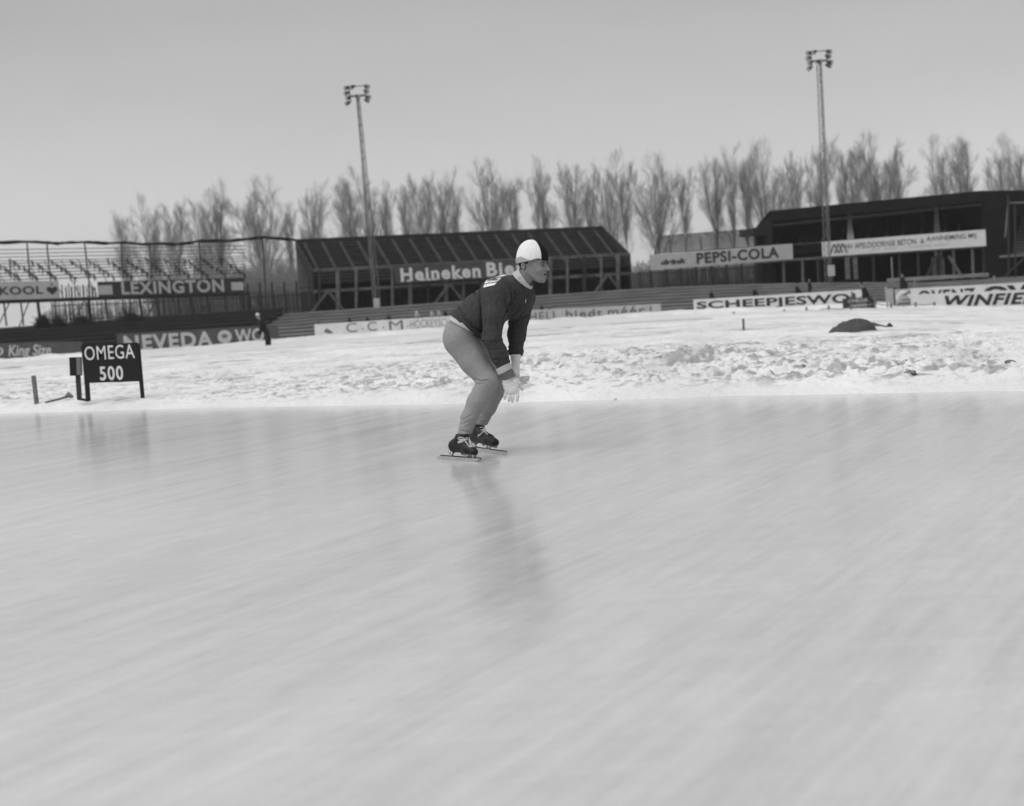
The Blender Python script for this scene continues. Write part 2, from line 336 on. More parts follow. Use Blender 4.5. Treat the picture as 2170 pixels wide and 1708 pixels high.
p.text(p.root, 'SHELL', p.U(1108), p.U(1184), .12, .84, M['ldgrey'], .02, 0, 1.2); p.text(p.root, 'biedt', p.U(1200), p.U(1277), .18, .86, M['ldgrey'], .02, 0, 1.2)
p.text(p.root, 'méér', p.U(1289), p.U(1367), .16, .90, M['ldgrey'], .02, 0, 1.2); p.text(p.root, '!', p.U(1378), p.U(1382), .18, .85, M['ldgrey'], .03); p.posts(p.root, [.03, .5, .97], .3, M['steel'])
p = sign('white board with tall black SCHEEPJESWOL lettering', 'advertising board', 1471, 635, 662, 1834, 613, 650, 62, 62, M['white'], group=GB)
p.text(p.root, 'SCHEEPJESWOL', p.U(1477), p.U(1829), .10, .82, M['lblack'], .03, 0, 1.05); p.posts(p.root, [.03, .35, .65, .97], .3, M['steel'])
p = sign('white board with large OVENZ OVE lettering partly hidden behind the lower board', 'advertising board', 1931, 611, 640, 2290, 592, 622, 61, 61, M['white'], group=GB)
p.text(p.root, 'OVENZ', p.U(1946), p.U(2068), -.10, .80, M['lblack'], .03, 0, 1.1); p.text(p.root, 'OVEN', p.U(2084), p.U(2262), -.2, .86, M['lblack'], .05, 0, 1.05); p.posts(p.root, [.03, .5, .97], .6, M['steel'], top=.35)
p = sign('white board with slanting black WINFIELD lettering at the right edge', 'advertising board', 1932, 624.5, 662, 2290, 608, 652, 57, 57, M['white'], group=GB)
p.text(p.root, 'WINFIELD', p.U(2003), p.U(2232), .26, .86, M['lblack'], .04, .28, 1.1); p.posts(p.root, [.03, .5, .97], .3, M['steel'])
p = sign('small square poster with an arch left of the WINFIELD board', 'poster', 1899, 614, 649, 1931, 611, 646, 57.2, 57.2, M['light'], 'poster', .03)
arc = [(.5+.52*math.cos(t), .42+.5*math.sin(t)) for t in np.linspace(0, math.pi, 13)]+[(.5+.34*math.cos(t), .42+.32*math.sin(t)) for t in np.linspace(math.pi, 0, 13)]
po = parent_off(p.root); vs = [p.at(max(0, min(1, a)), b, .008)-po for a, b in arc]
link('emblem', vs, [(i, i+1, 24-i, 25-i) for i in range(12)], M['lwhite'], p.root)
p.poly(p.root, [(.45, .58), (.97, .70), (.97, .82), (.7, .78)], M['lblack'], 'lettering'); p.rect(p.root, .1, .95, .06, .20, M['ldgrey'], 'lettering'); p.rect(p.root, .35, .9, .30, .38, M['ldgrey'], 'lettering'); p.posts(p.root, [.08, .92], .4, M['steel'])

# ---- terraces behind the boards
def terrace(name, label, px0, px1, m_, n=8, Ya=64., Yb=78., rise=1.25, cat='terrace'):
    x0 = V(px0, 640, 71).x; x1 = V(px1, 640, 71).x
    e_ = empty(name, (x0, Ya, bz(x0)), label, cat)
    k = max(2, int((x1-x0)/2)+1); xs = np.linspace(x0, x1, k)
    dY = (Yb-Ya)/n
    for i in range(n):
        y0 = Ya+i*dY; mb = MB(); m2_ = MB(); m3_ = MB()
        for a, b in zip(xs[:-1], xs[1:]):
            za, zb = bz(a)+rise*(i+1)/n, bz(b)+rise*(i+1)/n
            mb.hexa([Vector((a, y0, za-.05)), Vector((b, y0, zb-.05)), Vector((b, y0+dY+.01, zb-.05)), Vector((a, y0+dY+.01, za-.05)), Vector((a, y0, za)), Vector((b, y0, zb)), Vector((b, y0+dY+.01, zb)), Vector((a, y0+dY+.01, za))])
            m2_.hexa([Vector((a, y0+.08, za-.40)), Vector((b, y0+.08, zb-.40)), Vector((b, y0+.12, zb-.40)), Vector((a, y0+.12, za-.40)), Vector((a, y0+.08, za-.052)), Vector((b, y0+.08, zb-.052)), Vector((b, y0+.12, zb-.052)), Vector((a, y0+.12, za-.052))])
            m3_.beam((a, y0+.5, za+.035), (b, y0+.5, zb+.035), .5, .05)
        mb.build('step', m_, e_); m2_.build('riser', M['dstep'], e_); m3_.build('bench_plank', m_, e_)  # risers coloured dark to stand for shade in the gap below each tread
    return e_
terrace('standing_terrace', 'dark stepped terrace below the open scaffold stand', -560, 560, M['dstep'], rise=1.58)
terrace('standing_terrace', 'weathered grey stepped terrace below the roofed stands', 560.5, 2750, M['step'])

# ---- covered by scaffolding: the stands
def lerp(a, b, t): return a*(1-t)+b*t
GS = 'stands around the far bend of the rink'
def seat_bank(e_, A, B, A2, B2, rows, plank_m, pw=.30, board_back=None, ph=.05):
    """rows of planks between the front edge A-B and the back edge A2-B2"""
    mb = MB()
    for i in range(rows):
        t = i/(rows-1); p_, q_ = lerp(A, A2, t), lerp(B, B2, t)
        mb.beam(p_, q_, pw, ph)
    mb.build('seat_rows', plank_m, e_)
    if board_back is not None:
        mb = MB(); d = Vector((0, .02, -.12)); mb.add([A+d, B+d, B2+d, A2+d], [(0, 1, 2, 3)]); mb.build('seating_deck', board_back, e_)
def wall(e_, name, a, b, za0, za1, zb0, zb1, m_, th=.08):
    n = (b-a).cross(Vector((0, 0, 1))).normalized()*th
    A0 = Vector((a.x, a.y, za0)); A1 = Vector((a.x, a.y, za1)); B0 = Vector((b.x, b.y, zb0)); B1 = Vector((b.x, b.y, zb1))
    mb = MB(); mb.hexa([A0, B0, B0+n, A0+n, A1, B1, B1+n, A1+n]); return mb.build(name, m_, e_)

# --- middle stand (the one with the beer sign)
gA, gB = V(664, 664, 80), V(1333, 622, 84)
st = empty('grandstand', gA, 'long dark timber stand on scaffolding behind the skater', 'grandstand', GS)
fA, fB = V(664, 618, 80), V(1333, 579, 84); pA, pB = V(664, 573, 80), V(1333, 538, 84); bA, bB = V(627, 507, 89), V(1275, 479, 93)
seat_bank(st, Vector((pA.x, pA.y+.5, fA.z+.5)), Vector((pB.x, pB.y+.3, fB.z+.5)), bA-Vector((0, 0, .3)), bB-Vector((0, 0, .3)), 13, M['wood'], .20, M['black'])
wall(st, 'back_wall', bA, bB, gA.z-.1, bA.z, gB.z-.1, bB.z, M['dcl'])
lw = [Vector((pA.x, pA.y, gA.z)), Vector((bA.x, bA.y, gA.z)), bA, pA]
mb = MB(); mb.add(lw+[v-Vector((.06, 0, 0)) for v in lw], [(0, 1, 2, 3), (7, 6, 5, 4), (0, 4, 5, 1), (1, 5, 6, 2), (2, 6, 7, 3), (3, 7, 4, 0)]); mb.build('side_wall', M['dcl'], st)
rw = [Vector((pB.x+.02, pB.y, gB.z)), Vector((bB.x, bB.y, gB.z)), bB, pB+Vector((.02, 0, 0))]
mb = MB(); mb.add(rw+[v+Vector((.06, 0, 0)) for v in rw], [(3, 2, 1, 0), (4, 5, 6, 7), (0, 1, 5, 4), (1, 2, 6, 5), (2, 3, 7, 6), (3, 0, 4, 7)]); mb.build('side_wall', M['dcl'], st)
wall(st, 'under_wall', lerp(gA, bA, .3)*1, lerp(gB, bB, .3)*1, gA.z-.1, fA.z, gB.z-.1, fB.z, M['dcl'])
MB().beam(pA, pB, .07, .16).build('rail', M['mwood2'], st); MB().beam(fA, fB, .07, .17).build('rail', M['mwood2'], st)
k0 = lerp(pA, bA, .94)+Vector((0, -.05, 0)); k1 = lerp(pB, bB, .94)+Vector((0, -.05, 0)); MB().beam(k0, k1, .06, .12).build('rail', M['mwood'], st)
for x_ in range(18):
    t = (x_+.35)/18.; a = lerp(gA, gB, t); b_ = lerp(pA, pB, t)
    MB().beam(Vector((a.x, a.y, a.z-.05)), Vector((b_.x, b_.y-.05, b_.z)), .20 if x_ % 2 else .14).build('post', M['mwood2'] if x_ % 3 else M['mwood'], st)
    c_ = lerp(bA, bB, t); s0 = b_+Vector((0, .5, -.35)); MB().beam(s0, lerp(s0, c_, .86)+Vector((0, -.1, .02)), .17, .06).build('stair', M['mwood'], st)
for tt in (.045, .42, .93):
    a = lerp(gA, gB, tt-.052); c_ = lerp(gA, gB, tt+.05); b_ = lerp(fA, fB, tt)
    MB().beam(Vector((a.x, a.y-.12, a.z)), b_+Vector((0, -.12, 0)), .13).build('brace', M['mwood2'], st); MB().beam(Vector((c_.x, c_.y-.12, c_.z)), b_+Vector((0, -.12, 0)), .13).build('brace', M['mwood2'], st)
p = sign('dark sign with white slab-serif Heineken Bier lettering on the stand front', 'sign', 838, 564, 601, 1122, 548, 585, 80.7, 82.2, M['dgrey'], 'sign')
def slab(p_, word, px0, px1, v0, v1):
    p_.text(p_.root, word, p_.U(px0), p_.U(px1), v0, v1, M['lwhite'], .035, 0, 1.18)
slab(p, 'Heineken', 850, 1018, .10, .86); slab(p, 'Bier', 1031, 1112, .10, .92)
for c_, w_ in ((850, 7), (863, 7), (893, 9), (907, 7), (918, 7), (961, 7), (974, 7), (1002, 7), (1013, 7), (1034, 6), (1062, 8)):
    p.rect(p.root, p.U(c_-1), p.U(c_-1+w_), .08, .17, M['lwhite'], 'serif')

# --- right stand
gA, gB = V(1636, 612, 80), V(2086, 590, 78)
fA, fB = V(1600, 556, 80), V(2090, 522, 78); pA, pB = V(1600, 524, 80), V(2090, 488, 78); bA, bB = V(1602, 481, 85), V(2082, 425, 88); tA, tB = V(1630, 447, 80), V(2081, 404, 78)
st = empty('grandstand', gA, 'black roofed stand at the right carrying the long white sign', 'grandstand', GS)
seat_bank(st, Vector((pA.x, pA.y+.5, fA.z+.4)), Vector((pB.x, pB.y+.3, fB.z+.4)), bA-Vector((0, 0, .2)), bB-Vector((0, 0, .2)), 14, M['dcl'], .34, M['black'])
wall(st, 'back_wall', bA, bB, gA.z-.1, bA.z, gB.z-.1, tB.z-.4, M['black'])
fa0 = V(1630, 470, 80); fb0 = V(2081, 428, 78)
wall(st, 'fascia', Vector((tA.x, tA.y, 0)), Vector((tB.x, tB.y, 0)), fa0.z, tA.z, fb0.z, tB.z, M['black'])
mb = MB(); mb.hexa([tA-Vector((0, 0, .1)), tB-Vector((0, 0, .1)), Vector((bB.x, bB.y, tB.z-.5)), Vector((bA.x, bA.y, bA.z-.1)), tA, tB, Vector((bB.x, bB.y, tB.z-.4)), bA]); mb.build('roof', M['black'], st)
MB().beam(V(1632, 478, 80.1), V(2080, 433, 78.1), .08, .12).build('rail', M['dsteel'], st); MB().beam(fA, fB, .08, .14).build('rail', M['strip'], st); MB().beam(pA, pB, .07, .1).build('rail', M['dsteel'], st)
for pts in ([(1636, 612), (1634, 447)], [(2086, 590), (2081, 404)]):
    a, b_ = pts; s = 80 if a[0] < 1900 else 78
    q0 = V(a[0], a[1], s); q1 = V(b_[0], b_[1], s)
    Yb_ = 85 if a[0] < 1900 else 88; zb_ = bA.z-.12 if a[0] < 1900 else q1.z-.6
    mb = MB(); mb.hexa([q0, Vector((q0.x, Yb_, q0.z)), Vector((q0.x+.08, Yb_, q0.z)), q0+Vector((.08, 0, 0)), q1-Vector((0, 0, .11)), Vector((q1.x, Yb_, zb_)), Vector((q1.x+.08, Yb_, zb_)), q1+Vector((.08, 0, -.11))]); mb.build('side_wall', M['black'], st)
for xa, ya, xb, yb in [(1645, 520, 1655, 492), (1693, 518, 1708, 485), (1741, 514, 1757, 480), (1781, 513, 1790, 476), (1837, 508, 1850, 470), (1878, 506, 1886, 466), (1911, 503, 1914, 455), (1952, 500, 1955, 455), (2003, 496, 2001, 450), (2032, 494, 2032, 455), (2072, 492, 2071, 432)]:
    t = (xa-1600)/490; Y_ = 80-2*t; a = V(xa, ya, Y_+.5); b_ = V(xb, yb, Y_+7.5); MB().beam(a, b_, .16, .08).build('stair', M['strip'], st)
for xa in (1660, 1700, 1733, 1850, 1905, 1945, 1990, 2020, 2060, 2084):
    t = (xa-1600)/490; Y_ = 80-2*t; a = V(xa+2, 612-(xa-1636)*.049, Y_); b_ = V(xa, 556-(xa-1600)*.069, Y_); MB().beam(a, b_, .13).build('post', M['dsteel'] if xa % 20 else M['strip'], st)
MB().beam(V(2010, 542, 78.2), V(2040, 590, 78.2), .14).build('brace', M['strip'], st); MB().beam(V(1985, 545, 78.2), V(1962, 590, 78.2), .14).build('brace', M['dsteel'], st)
MB().beam(V(1880, 594, 78), V(2095, 582, 77.6), .1, .2).build('rail', M['step'], st)
for (x_, y0, y1, wa, wb) in ((1799, 432, 541, 1, 16), (1983, 414, 541, 2, 14)):      # slatted stair flights narrowing upwards, pale in place of sky seen through the gap
    a = V(x_+5, y1, 79); b_ = V(x_, y0, 81.5); sg = empty('stairway', a, 'open stairway in pale sky-gap tone rising to the %s of the black stand roof' % ('left half' if x_ < 1900 else 'right half'), 'stairs')
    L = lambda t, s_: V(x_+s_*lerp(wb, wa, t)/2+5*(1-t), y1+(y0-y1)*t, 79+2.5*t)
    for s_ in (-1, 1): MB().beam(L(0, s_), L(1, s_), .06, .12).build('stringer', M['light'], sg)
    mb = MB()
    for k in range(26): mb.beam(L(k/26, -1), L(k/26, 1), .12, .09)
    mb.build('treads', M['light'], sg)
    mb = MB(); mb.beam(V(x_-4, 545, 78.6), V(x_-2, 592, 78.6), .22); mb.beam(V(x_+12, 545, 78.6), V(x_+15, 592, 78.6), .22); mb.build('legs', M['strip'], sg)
p = sign('long white sign lettered NV APELDOORNSE BETON & AANNEMING MIJ on the black stand', 'sign', 1743, 513, 544, 2090, 486, 521, 79, 77.6, M['white'], 'sign')
p.text(p.root, 'NV APELDOORNSE BETON', p.U(1793), p.U(1944), .40, .76, M['lblack'], .008); p.text(p.root, '&', p.U(1953), p.U(1961), .42, .70, M['lblack'], .008); p.text(p.root, 'AANNEMING MIJ', p.U(1966), p.U(2070), .44, .84, M['lblack'], .006)
for a, b_ in ((1850, 1868), (1875, 1905), (1925, 1975), (1980, 2010)): p.rect(p.root, p.U(a), p.U(b_), .22, .29, M['lgrey'], 'small_print')
mb = None
for k in (0, 1, 2):
    u_ = .045+.026*k; p.poly(p.root, [(u_, .15), (u_+.012, .15), (u_+.037, .82), (u_+.025, .82)], M['ldgrey'], 'emblem'); p.poly(p.root, [(u_+.025, .82), (u_+.037, .82), (u_+.062, .15), (u_+.050, .15)], M['ldgrey'], 'emblem', .010)
# small lower wing of the right stand
st = empty('lean_to_roof', V(1597, 500, 82), 'low dark roof stepping down from the left end of the black stand', 'roof')
a, b_ = V(1597, 483, 82), V(1634, 476, 82); mb = MB(); mb.hexa([a-Vector((0, 0, .5)), b_-Vector((0, 0, .5)), b_+Vector((0, 5, -.3)), a+Vector((0, 5, -.3)), a, b_, b_+Vector((0, 5, .1)), a+Vector((0, 5, .1))]); mb.build('roof', M['dcl'], st)
for x_ in (1600, 1630): MB().beam(V(x_, 490, 82.2), V(x_+4, 605, 82.2), .15).build('post', M['dsteel'], st)
# --- black building past the end of the right stand
g1 = V(2089, 590, 76); st = empty('grandstand', g1, 'tall black end building at the right edge with an open seating flight', 'grandstand', GS)
def quadwall(name, pts, m_, th=.1):
    n = Vector((0, th, 0)); mb = MB(); mb.add([*pts]+[q+n for q in pts], [(0, 1, 2, 3), (7, 6, 5, 4), (0, 4, 5, 1), (1, 5, 6, 2), (2, 6, 7, 3), (3, 7, 4, 0)]); return mb.build(name, m_, st)
quadwall('front_wall', [V(2090, 590, 77.9), V(2146, 585, 77.9), V(2144, 408, 77.9), V(2083, 404, 77.9)], M['black'])
quadwall('back_wall', [V(2085, 590, 88), V(2420, 570, 88), V(2420, 398, 88), V(2083, 404.5, 88)], M['black'])
a, b_ = V(2084, 405, 78.2), V(2420, 398, 78.2); mb = MB(); mb.hexa([a-Vector((0, 0, .9)), b_-Vector((0, 0, .9)), b_+Vector((0, 9, -.1)), a+Vector((0, 9, -.1)), a, b_, b_+Vector((0, 9, .1)), a+Vector((0, 9, .1))]); mb.build('roof', M['black'], st)
for k in range(14):
    t = k/13; MB().beam(V(2163-t*0-22*(1-t)*1.0, 536-74*t, 78.6+4*t), V(2400, 520-74*t, 78.6+4*t), .4, .06).build('seat_row', M['step'], st)
MB().beam(V(2118, 544, 77.6), V(2420, 520, 77.6), .08, .13).build('rail', M['steel'], st); MB().beam(V(2137, 430, 77.7), V(2420, 420, 77.7), .06, .09).build('rail', M['steel'], st)
MB().beam(V(2130, 503, 77.6), V(2136, 435, 77.6), .07).build('brace', M['steel'], st)
for x_, y0 in ((2136, 412), (2150, 435)): MB().beam(V(x_+2, 588, 77.6), V(x_, y0, 77.6), .09).build('post', M['dsteel'], st)
MB().beam(V(2128, 586, 77.5), V(2172, 545, 77.5), .09).build('brace', M['dsteel'], st)

# --- open bank behind the cola sign
gA, gB = V(1376, 622, 82), V(1640, 608, 82); st = empty('open_stand', gA, 'low open stand of grey planks above a reed fence between the two dark stands', 'open stand')
seat_bank(st, V(1386, 541, 81.5), V(1640, 524, 81.5), V(1392, 502, 87), V(1604, 486, 87), 9, M['reed'], .13, None, .095)
for k in range(8):
    t = k/7; MB().beam(V(1384+250*t, 572-20*t, 81.5), V(1392+212*t, 500-15*t, 87), .09, .12).build('raker', M['steel'], st)
for k in range(9):
    t = k/8; MB().beam(V(1380+258*t, 621-13*t, 81.6), V(1378+258*t, 560-20*t, 81.6), .1).build('post', M['dsteel'], st)
def slat_fence(label, x0, t0, b0, x1, t1, b1, Y0, Y1, n, m_, w, jit=.5):
    p_ = Panel(x0, t0, b0, x1, t1, b1, Y0, Y1); e_ = empty('reed_fence', p_.BL, label, 'fence'); mb = MB()
    for k in range(n):
        u_ = (k+.5+random.uniform(-jit, jit)*.5)/n; l_ = random.uniform(-.004, .004); tp = 1-random.random()*.06
        mb.beam(p_.at(u_, 0), p_.at(u_+l_, tp), w*random.uniform(.6, 1.3), .03)
    mb.build('slats', m_, e_); mb = MB(); mb.beam(p_.at(0, .3, -.05), p_.at(1, .3, -.05), .05); mb.beam(p_.at(0, .85, -.05), p_.at(1, .85, -.05), .05); mb.build('rails', m_, e_); return e_
slat_fence('dense grey reed fence under the cola sign', 1338, 575, 624, 1645, 556, 608, 83, 83, 230, M['reed'], .055)
p = sign('grey sign with dark drink PEPSI-COLA lettering above the reed fence', 'sign', 1378, 540, 573, 1681, 516, 549, 79.2, 79.2, M['light'], 'sign')
p.text(p.root, 'drink', p.U(1401), p.U(1456), .28, .62, M['lblack'], .05, .2); p.text(p.root, 'PEPSI-COLA', p.U(1477), p.U(1652), .16, .88, M['lblack'], .04, 0, 1.1)

# --- left open scaffold stand
st = empty('scaffold_stand', V(-200, 700, 76), 'open see-through scaffold stand at the left with rolled canvas along its top', 'scaffold stand', GS)
def LX(x_, y_, Y_): return V(x_, y_, Y_)
def ly(x_, y_): return y_-(x_-0)*.035    # rows fall gently towards the right in the picture
seat_bank(st, LX(-160, 598, 77), LX(520, 578, 80), LX(-160, 562, 83), LX(520, 548, 86), 6, M['dsteel'], .10)
mb = MB()
for t in (0, .33, .66, 1): mb.beam(LX(-160, 556-24*t, 83), LX(520, 543-22*t, 86), .03, .05)
mb.build('rails', M['steel'], st)
mb = MB(); random.seed(3)
for k in range(16):
    xx = -110+40*k; dd = 3.0*k/20
    for j in range(6):
        mb = MB(); t = j/5; jx, jy = random.uniform(-2, 2), random.uniform(-1.2, 1.2); x_ = xx+9.5*j-20+jx; y_ = 560+6.4*j-k*.65+jy; w_ = random.uniform(2.5, 6)
        mb.beam(LX(x_, y_, 83.5-t*6+dd), LX(x_+w_, y_+random.uniform(-1, 1), 83.5-t*6+dd), .10, random.uniform(.07, .17)); mb.beam(LX(x_, y_-random.uniform(2, 8), 83.5-t*6+dd), LX(x_+2, y_+random.uniform(5, 14), 83.5-t*6+dd), .045)
        mb.beam(LX(x_-5, y_-7, 83.5-t*6+dd), LX(x_+6, y_+7, 83.5-t*6+dd), .035)
        mb.build('seat_bracket', M['dsteel'], st)
for k in range(19):
    xx = -150+36*k; MB().beam(LX(xx-8, 556-k*.6, 83.5+k*.15), LX(xx+32, 632-k*.6, 77+k*.15), .045).build('raker', M['steel'], st)
    MB().beam(LX(xx+20, 697-k*1.5, 77+k*.15), LX(xx+13, 636-k*.8, 77+k*.15), .07 if k % 3 else .13).build('post', M['dsteel'], st)
for (xa, xb) in ((-6, 22), (40, 62), (-70, -40), (300, 330), (420, 400), (152, 178)): MB().beam(LX(xa, 694, 77.2), LX(xb, 638, 77.2), .05).build('brace', M['dsteel'], st)
for (xa, y0, xb, y1) in ((57, 514, 64, 590), (99, 515, 108, 600), (179, 513, 190, 610), (256, 514, 262, 590), (20, 548, 24, 590), (317, 516, 322, 590), (422, 511, 428, 600), (556, 503, 565, 650)):
    MB().beam(V(xa, y0, 76.5), V(xb, y1, 76.5), .06).build('pole', M['dsteel'], st)
for x_ in (133, 141, 147, 153, 160, 166, 171, 178, 185, 190, 197, 203): MB().beam(V(x_, 634, 76.6), V(x_-2, 598+random.uniform(0, 12), 76.6), random.uniform(.04, .09)).build('upright', M['dsteel'], st)
MB().beam(V(-160, 645, 76.4), V(530, 622, 79), .12, .20).build('beam', M['dcl'], st)
# the part between the left stand and the middle stand: denser, greyer seating
seat_bank(st, V(522, 612, 80), V(660, 606, 81), V(548, 552, 86), V(664, 548, 87), 13, M['step'], .10)
for k in range(6): MB().beam(V(528+26*k, 668-k*1, 80), V(524+26*k, 600-k, 80), .1).build('post', M['dsteel'], st)
MB().beam(V(520, 622, 80), V(660, 614, 81), .08, .16).build('rail', M['steel'], st)
# rolled canvas on its cable
pts = [(-160, 516), (-60, 515.5), (0, 514.5), (57, 512.2), (99, 514), (124, 516), (138, 514.5), (179, 513), (225, 515.5), (263, 514), (303, 517.5), (340, 516.5), (372, 518), (400, 515), (422, 511), (450, 510), (482, 510.5), (520, 507), (556, 503), (590, 505.5), (627, 508.5)]
rp_ = []
for (a, b_) in zip(pts[:-1], pts[1:]):
    for k in range(5): t = k/5; rp_.append(V(lerp(a[0], b_[0], t), lerp(a[1], b_[1], t)+random.uniform(-.4, .4), 76.5+max(0, lerp(a[0], b_[0], t))*.004))
rp_.append(V(627, 508.5, 79)); cv = MB(); cv.tube(rp_, [random.uniform(.055, .10) for _ in rp_], 7)
o = cv.build('rolled_canvas', M['rope'], None, True); tag(o, 'long black rolled canvas sagging on a cable above the scaffold stand', 'rolled canvas')
p = sign('pale sign with dark RKOOL lettering and a heart at the left edge', 'sign', -150, 600, 640, 127, 594, 632, 75.8, 76, M['light'], 'sign')
p.text(p.root, 'ERKOOL', p.U(-38), p.U(93), .26, .72, M['lblack'], .03, 0, 1.1)
hp = []
for t in np.linspace(0, 2*math.pi, 26)[:-1]:
    hx = 16*math.sin(t)**3; hy = 13*math.cos(t)-5*math.cos(2*t)-2*math.cos(3*t)-math.cos(4*t); hp.append((p.U(112)+hx/16*.043, .46+hy/17*.30))
p.poly(p.root, hp, M['lblack'], 'heart'); p.poly(p.root, [(p.U(109), .74), (p.U(115), .74), (p.U(114), .86), (p.U(110), .86)], M['ldgrey'], 'emblem')
p = sign('dark sign with pale LEXINGTON lettering between two pale bars', 'sign', 209, 597, 630, 520, 588, 621, 76.2, 78, M['dark'], 'sign')
p.text(p.root, 'LEXINGTON', p.U(258), p.U(475), .12, .95, M['lgrey'], .03, 0, 1.1); p.rect(p.root, p.U(210), p.U(239), .16, .76, M['lgrey'], 'bar'); p.rect(p.root, p.U(491), p.U(517), .20, .72, M['lgrey'], 'bar')
slat_fence('tall thin slat fence with bright gaps below the scaffold stand', 112, 640, 694, 290, 634, 687, 78, 78.6, 62, M['reed'], .055, .9)
slat_fence('denser dark slat fence running from the scaffold stand to the middle stand', 290, 632, 690, 664, 616, 668, 79, 82, 112, M['reed'], .085, 1.9)

# --- floodlight masts
def mast(label, xb, yb, xt, yt, Y_, wb, wt, patch):
    B = V(xb, yb, Y_); T = V(xt, yt, Y_); e_ = empty('floodlight_mast', B, label, 'floodlight mast', 'floodlight masts')
    def corner(t, k, wd=None):
        w_ = lerp(wb, wt, t); c_ = lerp(B, T, t); a = 2*math.pi*k/3+.5; return c_+Vector((math.cos(a), math.sin(a), 0))*w_*.577
    for k in range(3): MB().beam(corner(0, k), corner(1, k), .036).build('leg', M['msteel'], e_)
    mb = MB(); n = 26
    for i in range(n):
        for k in range(3):
            a, b_ = (i/n, (i+1)/n) if i % 2 else ((i+1)/n, i/n); mb.beam(corner(a, k), corner(b_, (k+1) % 3), .018); mb.beam(corner(i/n, k), corner(i/n, (k+1) % 3), .015)
    mb.build('lattice', M['msteel'], e_)
    s = T.y/F; X = Vector((s, 0, 0)); Z = Vector((0, 0, s))
    mb = MB(); mb.beam(T-X*17, T+X*17, .10); mb.beam(T-X*16-Z*13, T-X*17+Z*21, .065); mb.beam(T+X*16-Z*11, T+X*17+Z*22, .065); mb.beam(T-X*17+Z*20, T+X*17+Z*20, .045); mb.build('lamp_frame', M['msteel'], e_)
    for (dx, dz, s_) in ((-19, 19, -1), (-20, 8, -1), (-17, -2, -1), (-19, -13, -1), (18, 19, 1), (16, 9, 1), (19, -3, 1), (16, -10, 1), (-7, 20, -1), (-3, 0, 1)):
        c_ = T+X*dx+Z*dz; mb = MB(); d = Vector((s_*.7, -.6, -.35)).normalized(); mb.tube([c_-d*.12, c_, c_+d*.20, c_+d*.22], [.03, .08, .125, .11], 10); l_ = mb.build('lamp', M['dsteel'], e_, True)
        MB().tube([c_+d*.205, c_+d*.235], [.105, .10], 10).build('lamp_glass', M['lgrey'], l_).location = -l_.location
    if patch:
        mb = MB(); a = V(patch[0], patch[1], Y_-.5); b_ = V(patch[0]+1, patch[2], Y_-.5); mb.beam(a, b_, .33, .3); mb.build('switch_box', M['lgrey'], e_)
mast('slender lattice floodlight mast rising in front of the middle stand', 801, 668, 758, 203, 79, .38, .15, (798, 632, 654))
mast('taller lattice floodlight mast rising in front of the black stand', 1757, 600, 1736, 129, 76.5, .36, .24, (1761, 562, 585))

# ------------------------------------------------------------------ bare trees
def make_tree(seed, stems, spread, H=1.0):
    r = np.random.default_rng(seed); segs = []
    def poly(p0, d0, L, n, r0_, r1_, upw, wob):
        pts = [p0]; d = d0/np.linalg.norm(d0)
        for i in range(n):
            d = d+np.array([0, 0, upw/n])+r.normal(0, wob, 3); d /= np.linalg.norm(d); pts.append(pts[-1]+d*L/n)
        rad = np.linspace(r0_, r1_, n+1)
        for i in range(n): segs.append((pts[i], pts[i+1], rad[i], rad[i+1], r0_))
        return pts
    trunk = poly(np.zeros(3), np.array([0, 0, 1.]), .80, 9, .0115, .002, .1, .03)
    def sub(pts, cnt, L, ang, rr, lev, t0=.08):
        n = len(pts)-1
        for j in range(cnt):
            t = t0+(1-t0)*(j+.5+r.uniform(-.4, .4))/cnt*.97; i = min(n-1, int(t*n)); f_ = t*n-i; p = pts[i]*(1-f_)+pts[i+1]*f_; d = pts[i+1]-pts[i]; d /= np.linalg.norm(d)
            a = r.uniform(0, 2*math.pi); s_ = np.cross(d, [math.cos(a), math.sin(a), .2]); s_ /= np.linalg.norm(s_)+1e-9
            an = ang*r.uniform(.6, 1.35); dd = d*math.cos(an)+s_*math.sin(an)
            Lj = L*(1.1-.55*t)*r.uniform(.55, 1.3)
            q = poly(p, dd, Lj, [2, 3, 4][lev], rr, rr*.35, .38, .07)
            if lev > 0: sub(q, [0, 8, 10][lev], L*.50, .62, [0, .00036, .0006][lev], lev-1)
    for k in range(stems):
        a = 2*math.pi*k/stems+r.uniform(-.3, .3); z = r.uniform(.14, .42); tl = spread*r.uniform(.4, 1.15)
        st_ = poly(np.array([0, 0, z]), np.array([math.cos(a)*tl, math.sin(a)*tl, 1.]), r.uniform(.42, .62)*(1-z*.3), 7, .0050, .0010, .30, .04)
        sub(st_, 13, .17, .66, .0011, 2)
    sub(trunk, 18, .20, .66, .0013, 2, .30)
    A = np.array([s[0] for s in segs]); B = np.array([s[1] for s in segs]); ra = np.array([s[2] for s in segs]); rb = np.array([s[3] for s in segs]); base = np.array([s[4] for s in segs])
    return A, B, ra, rb, base
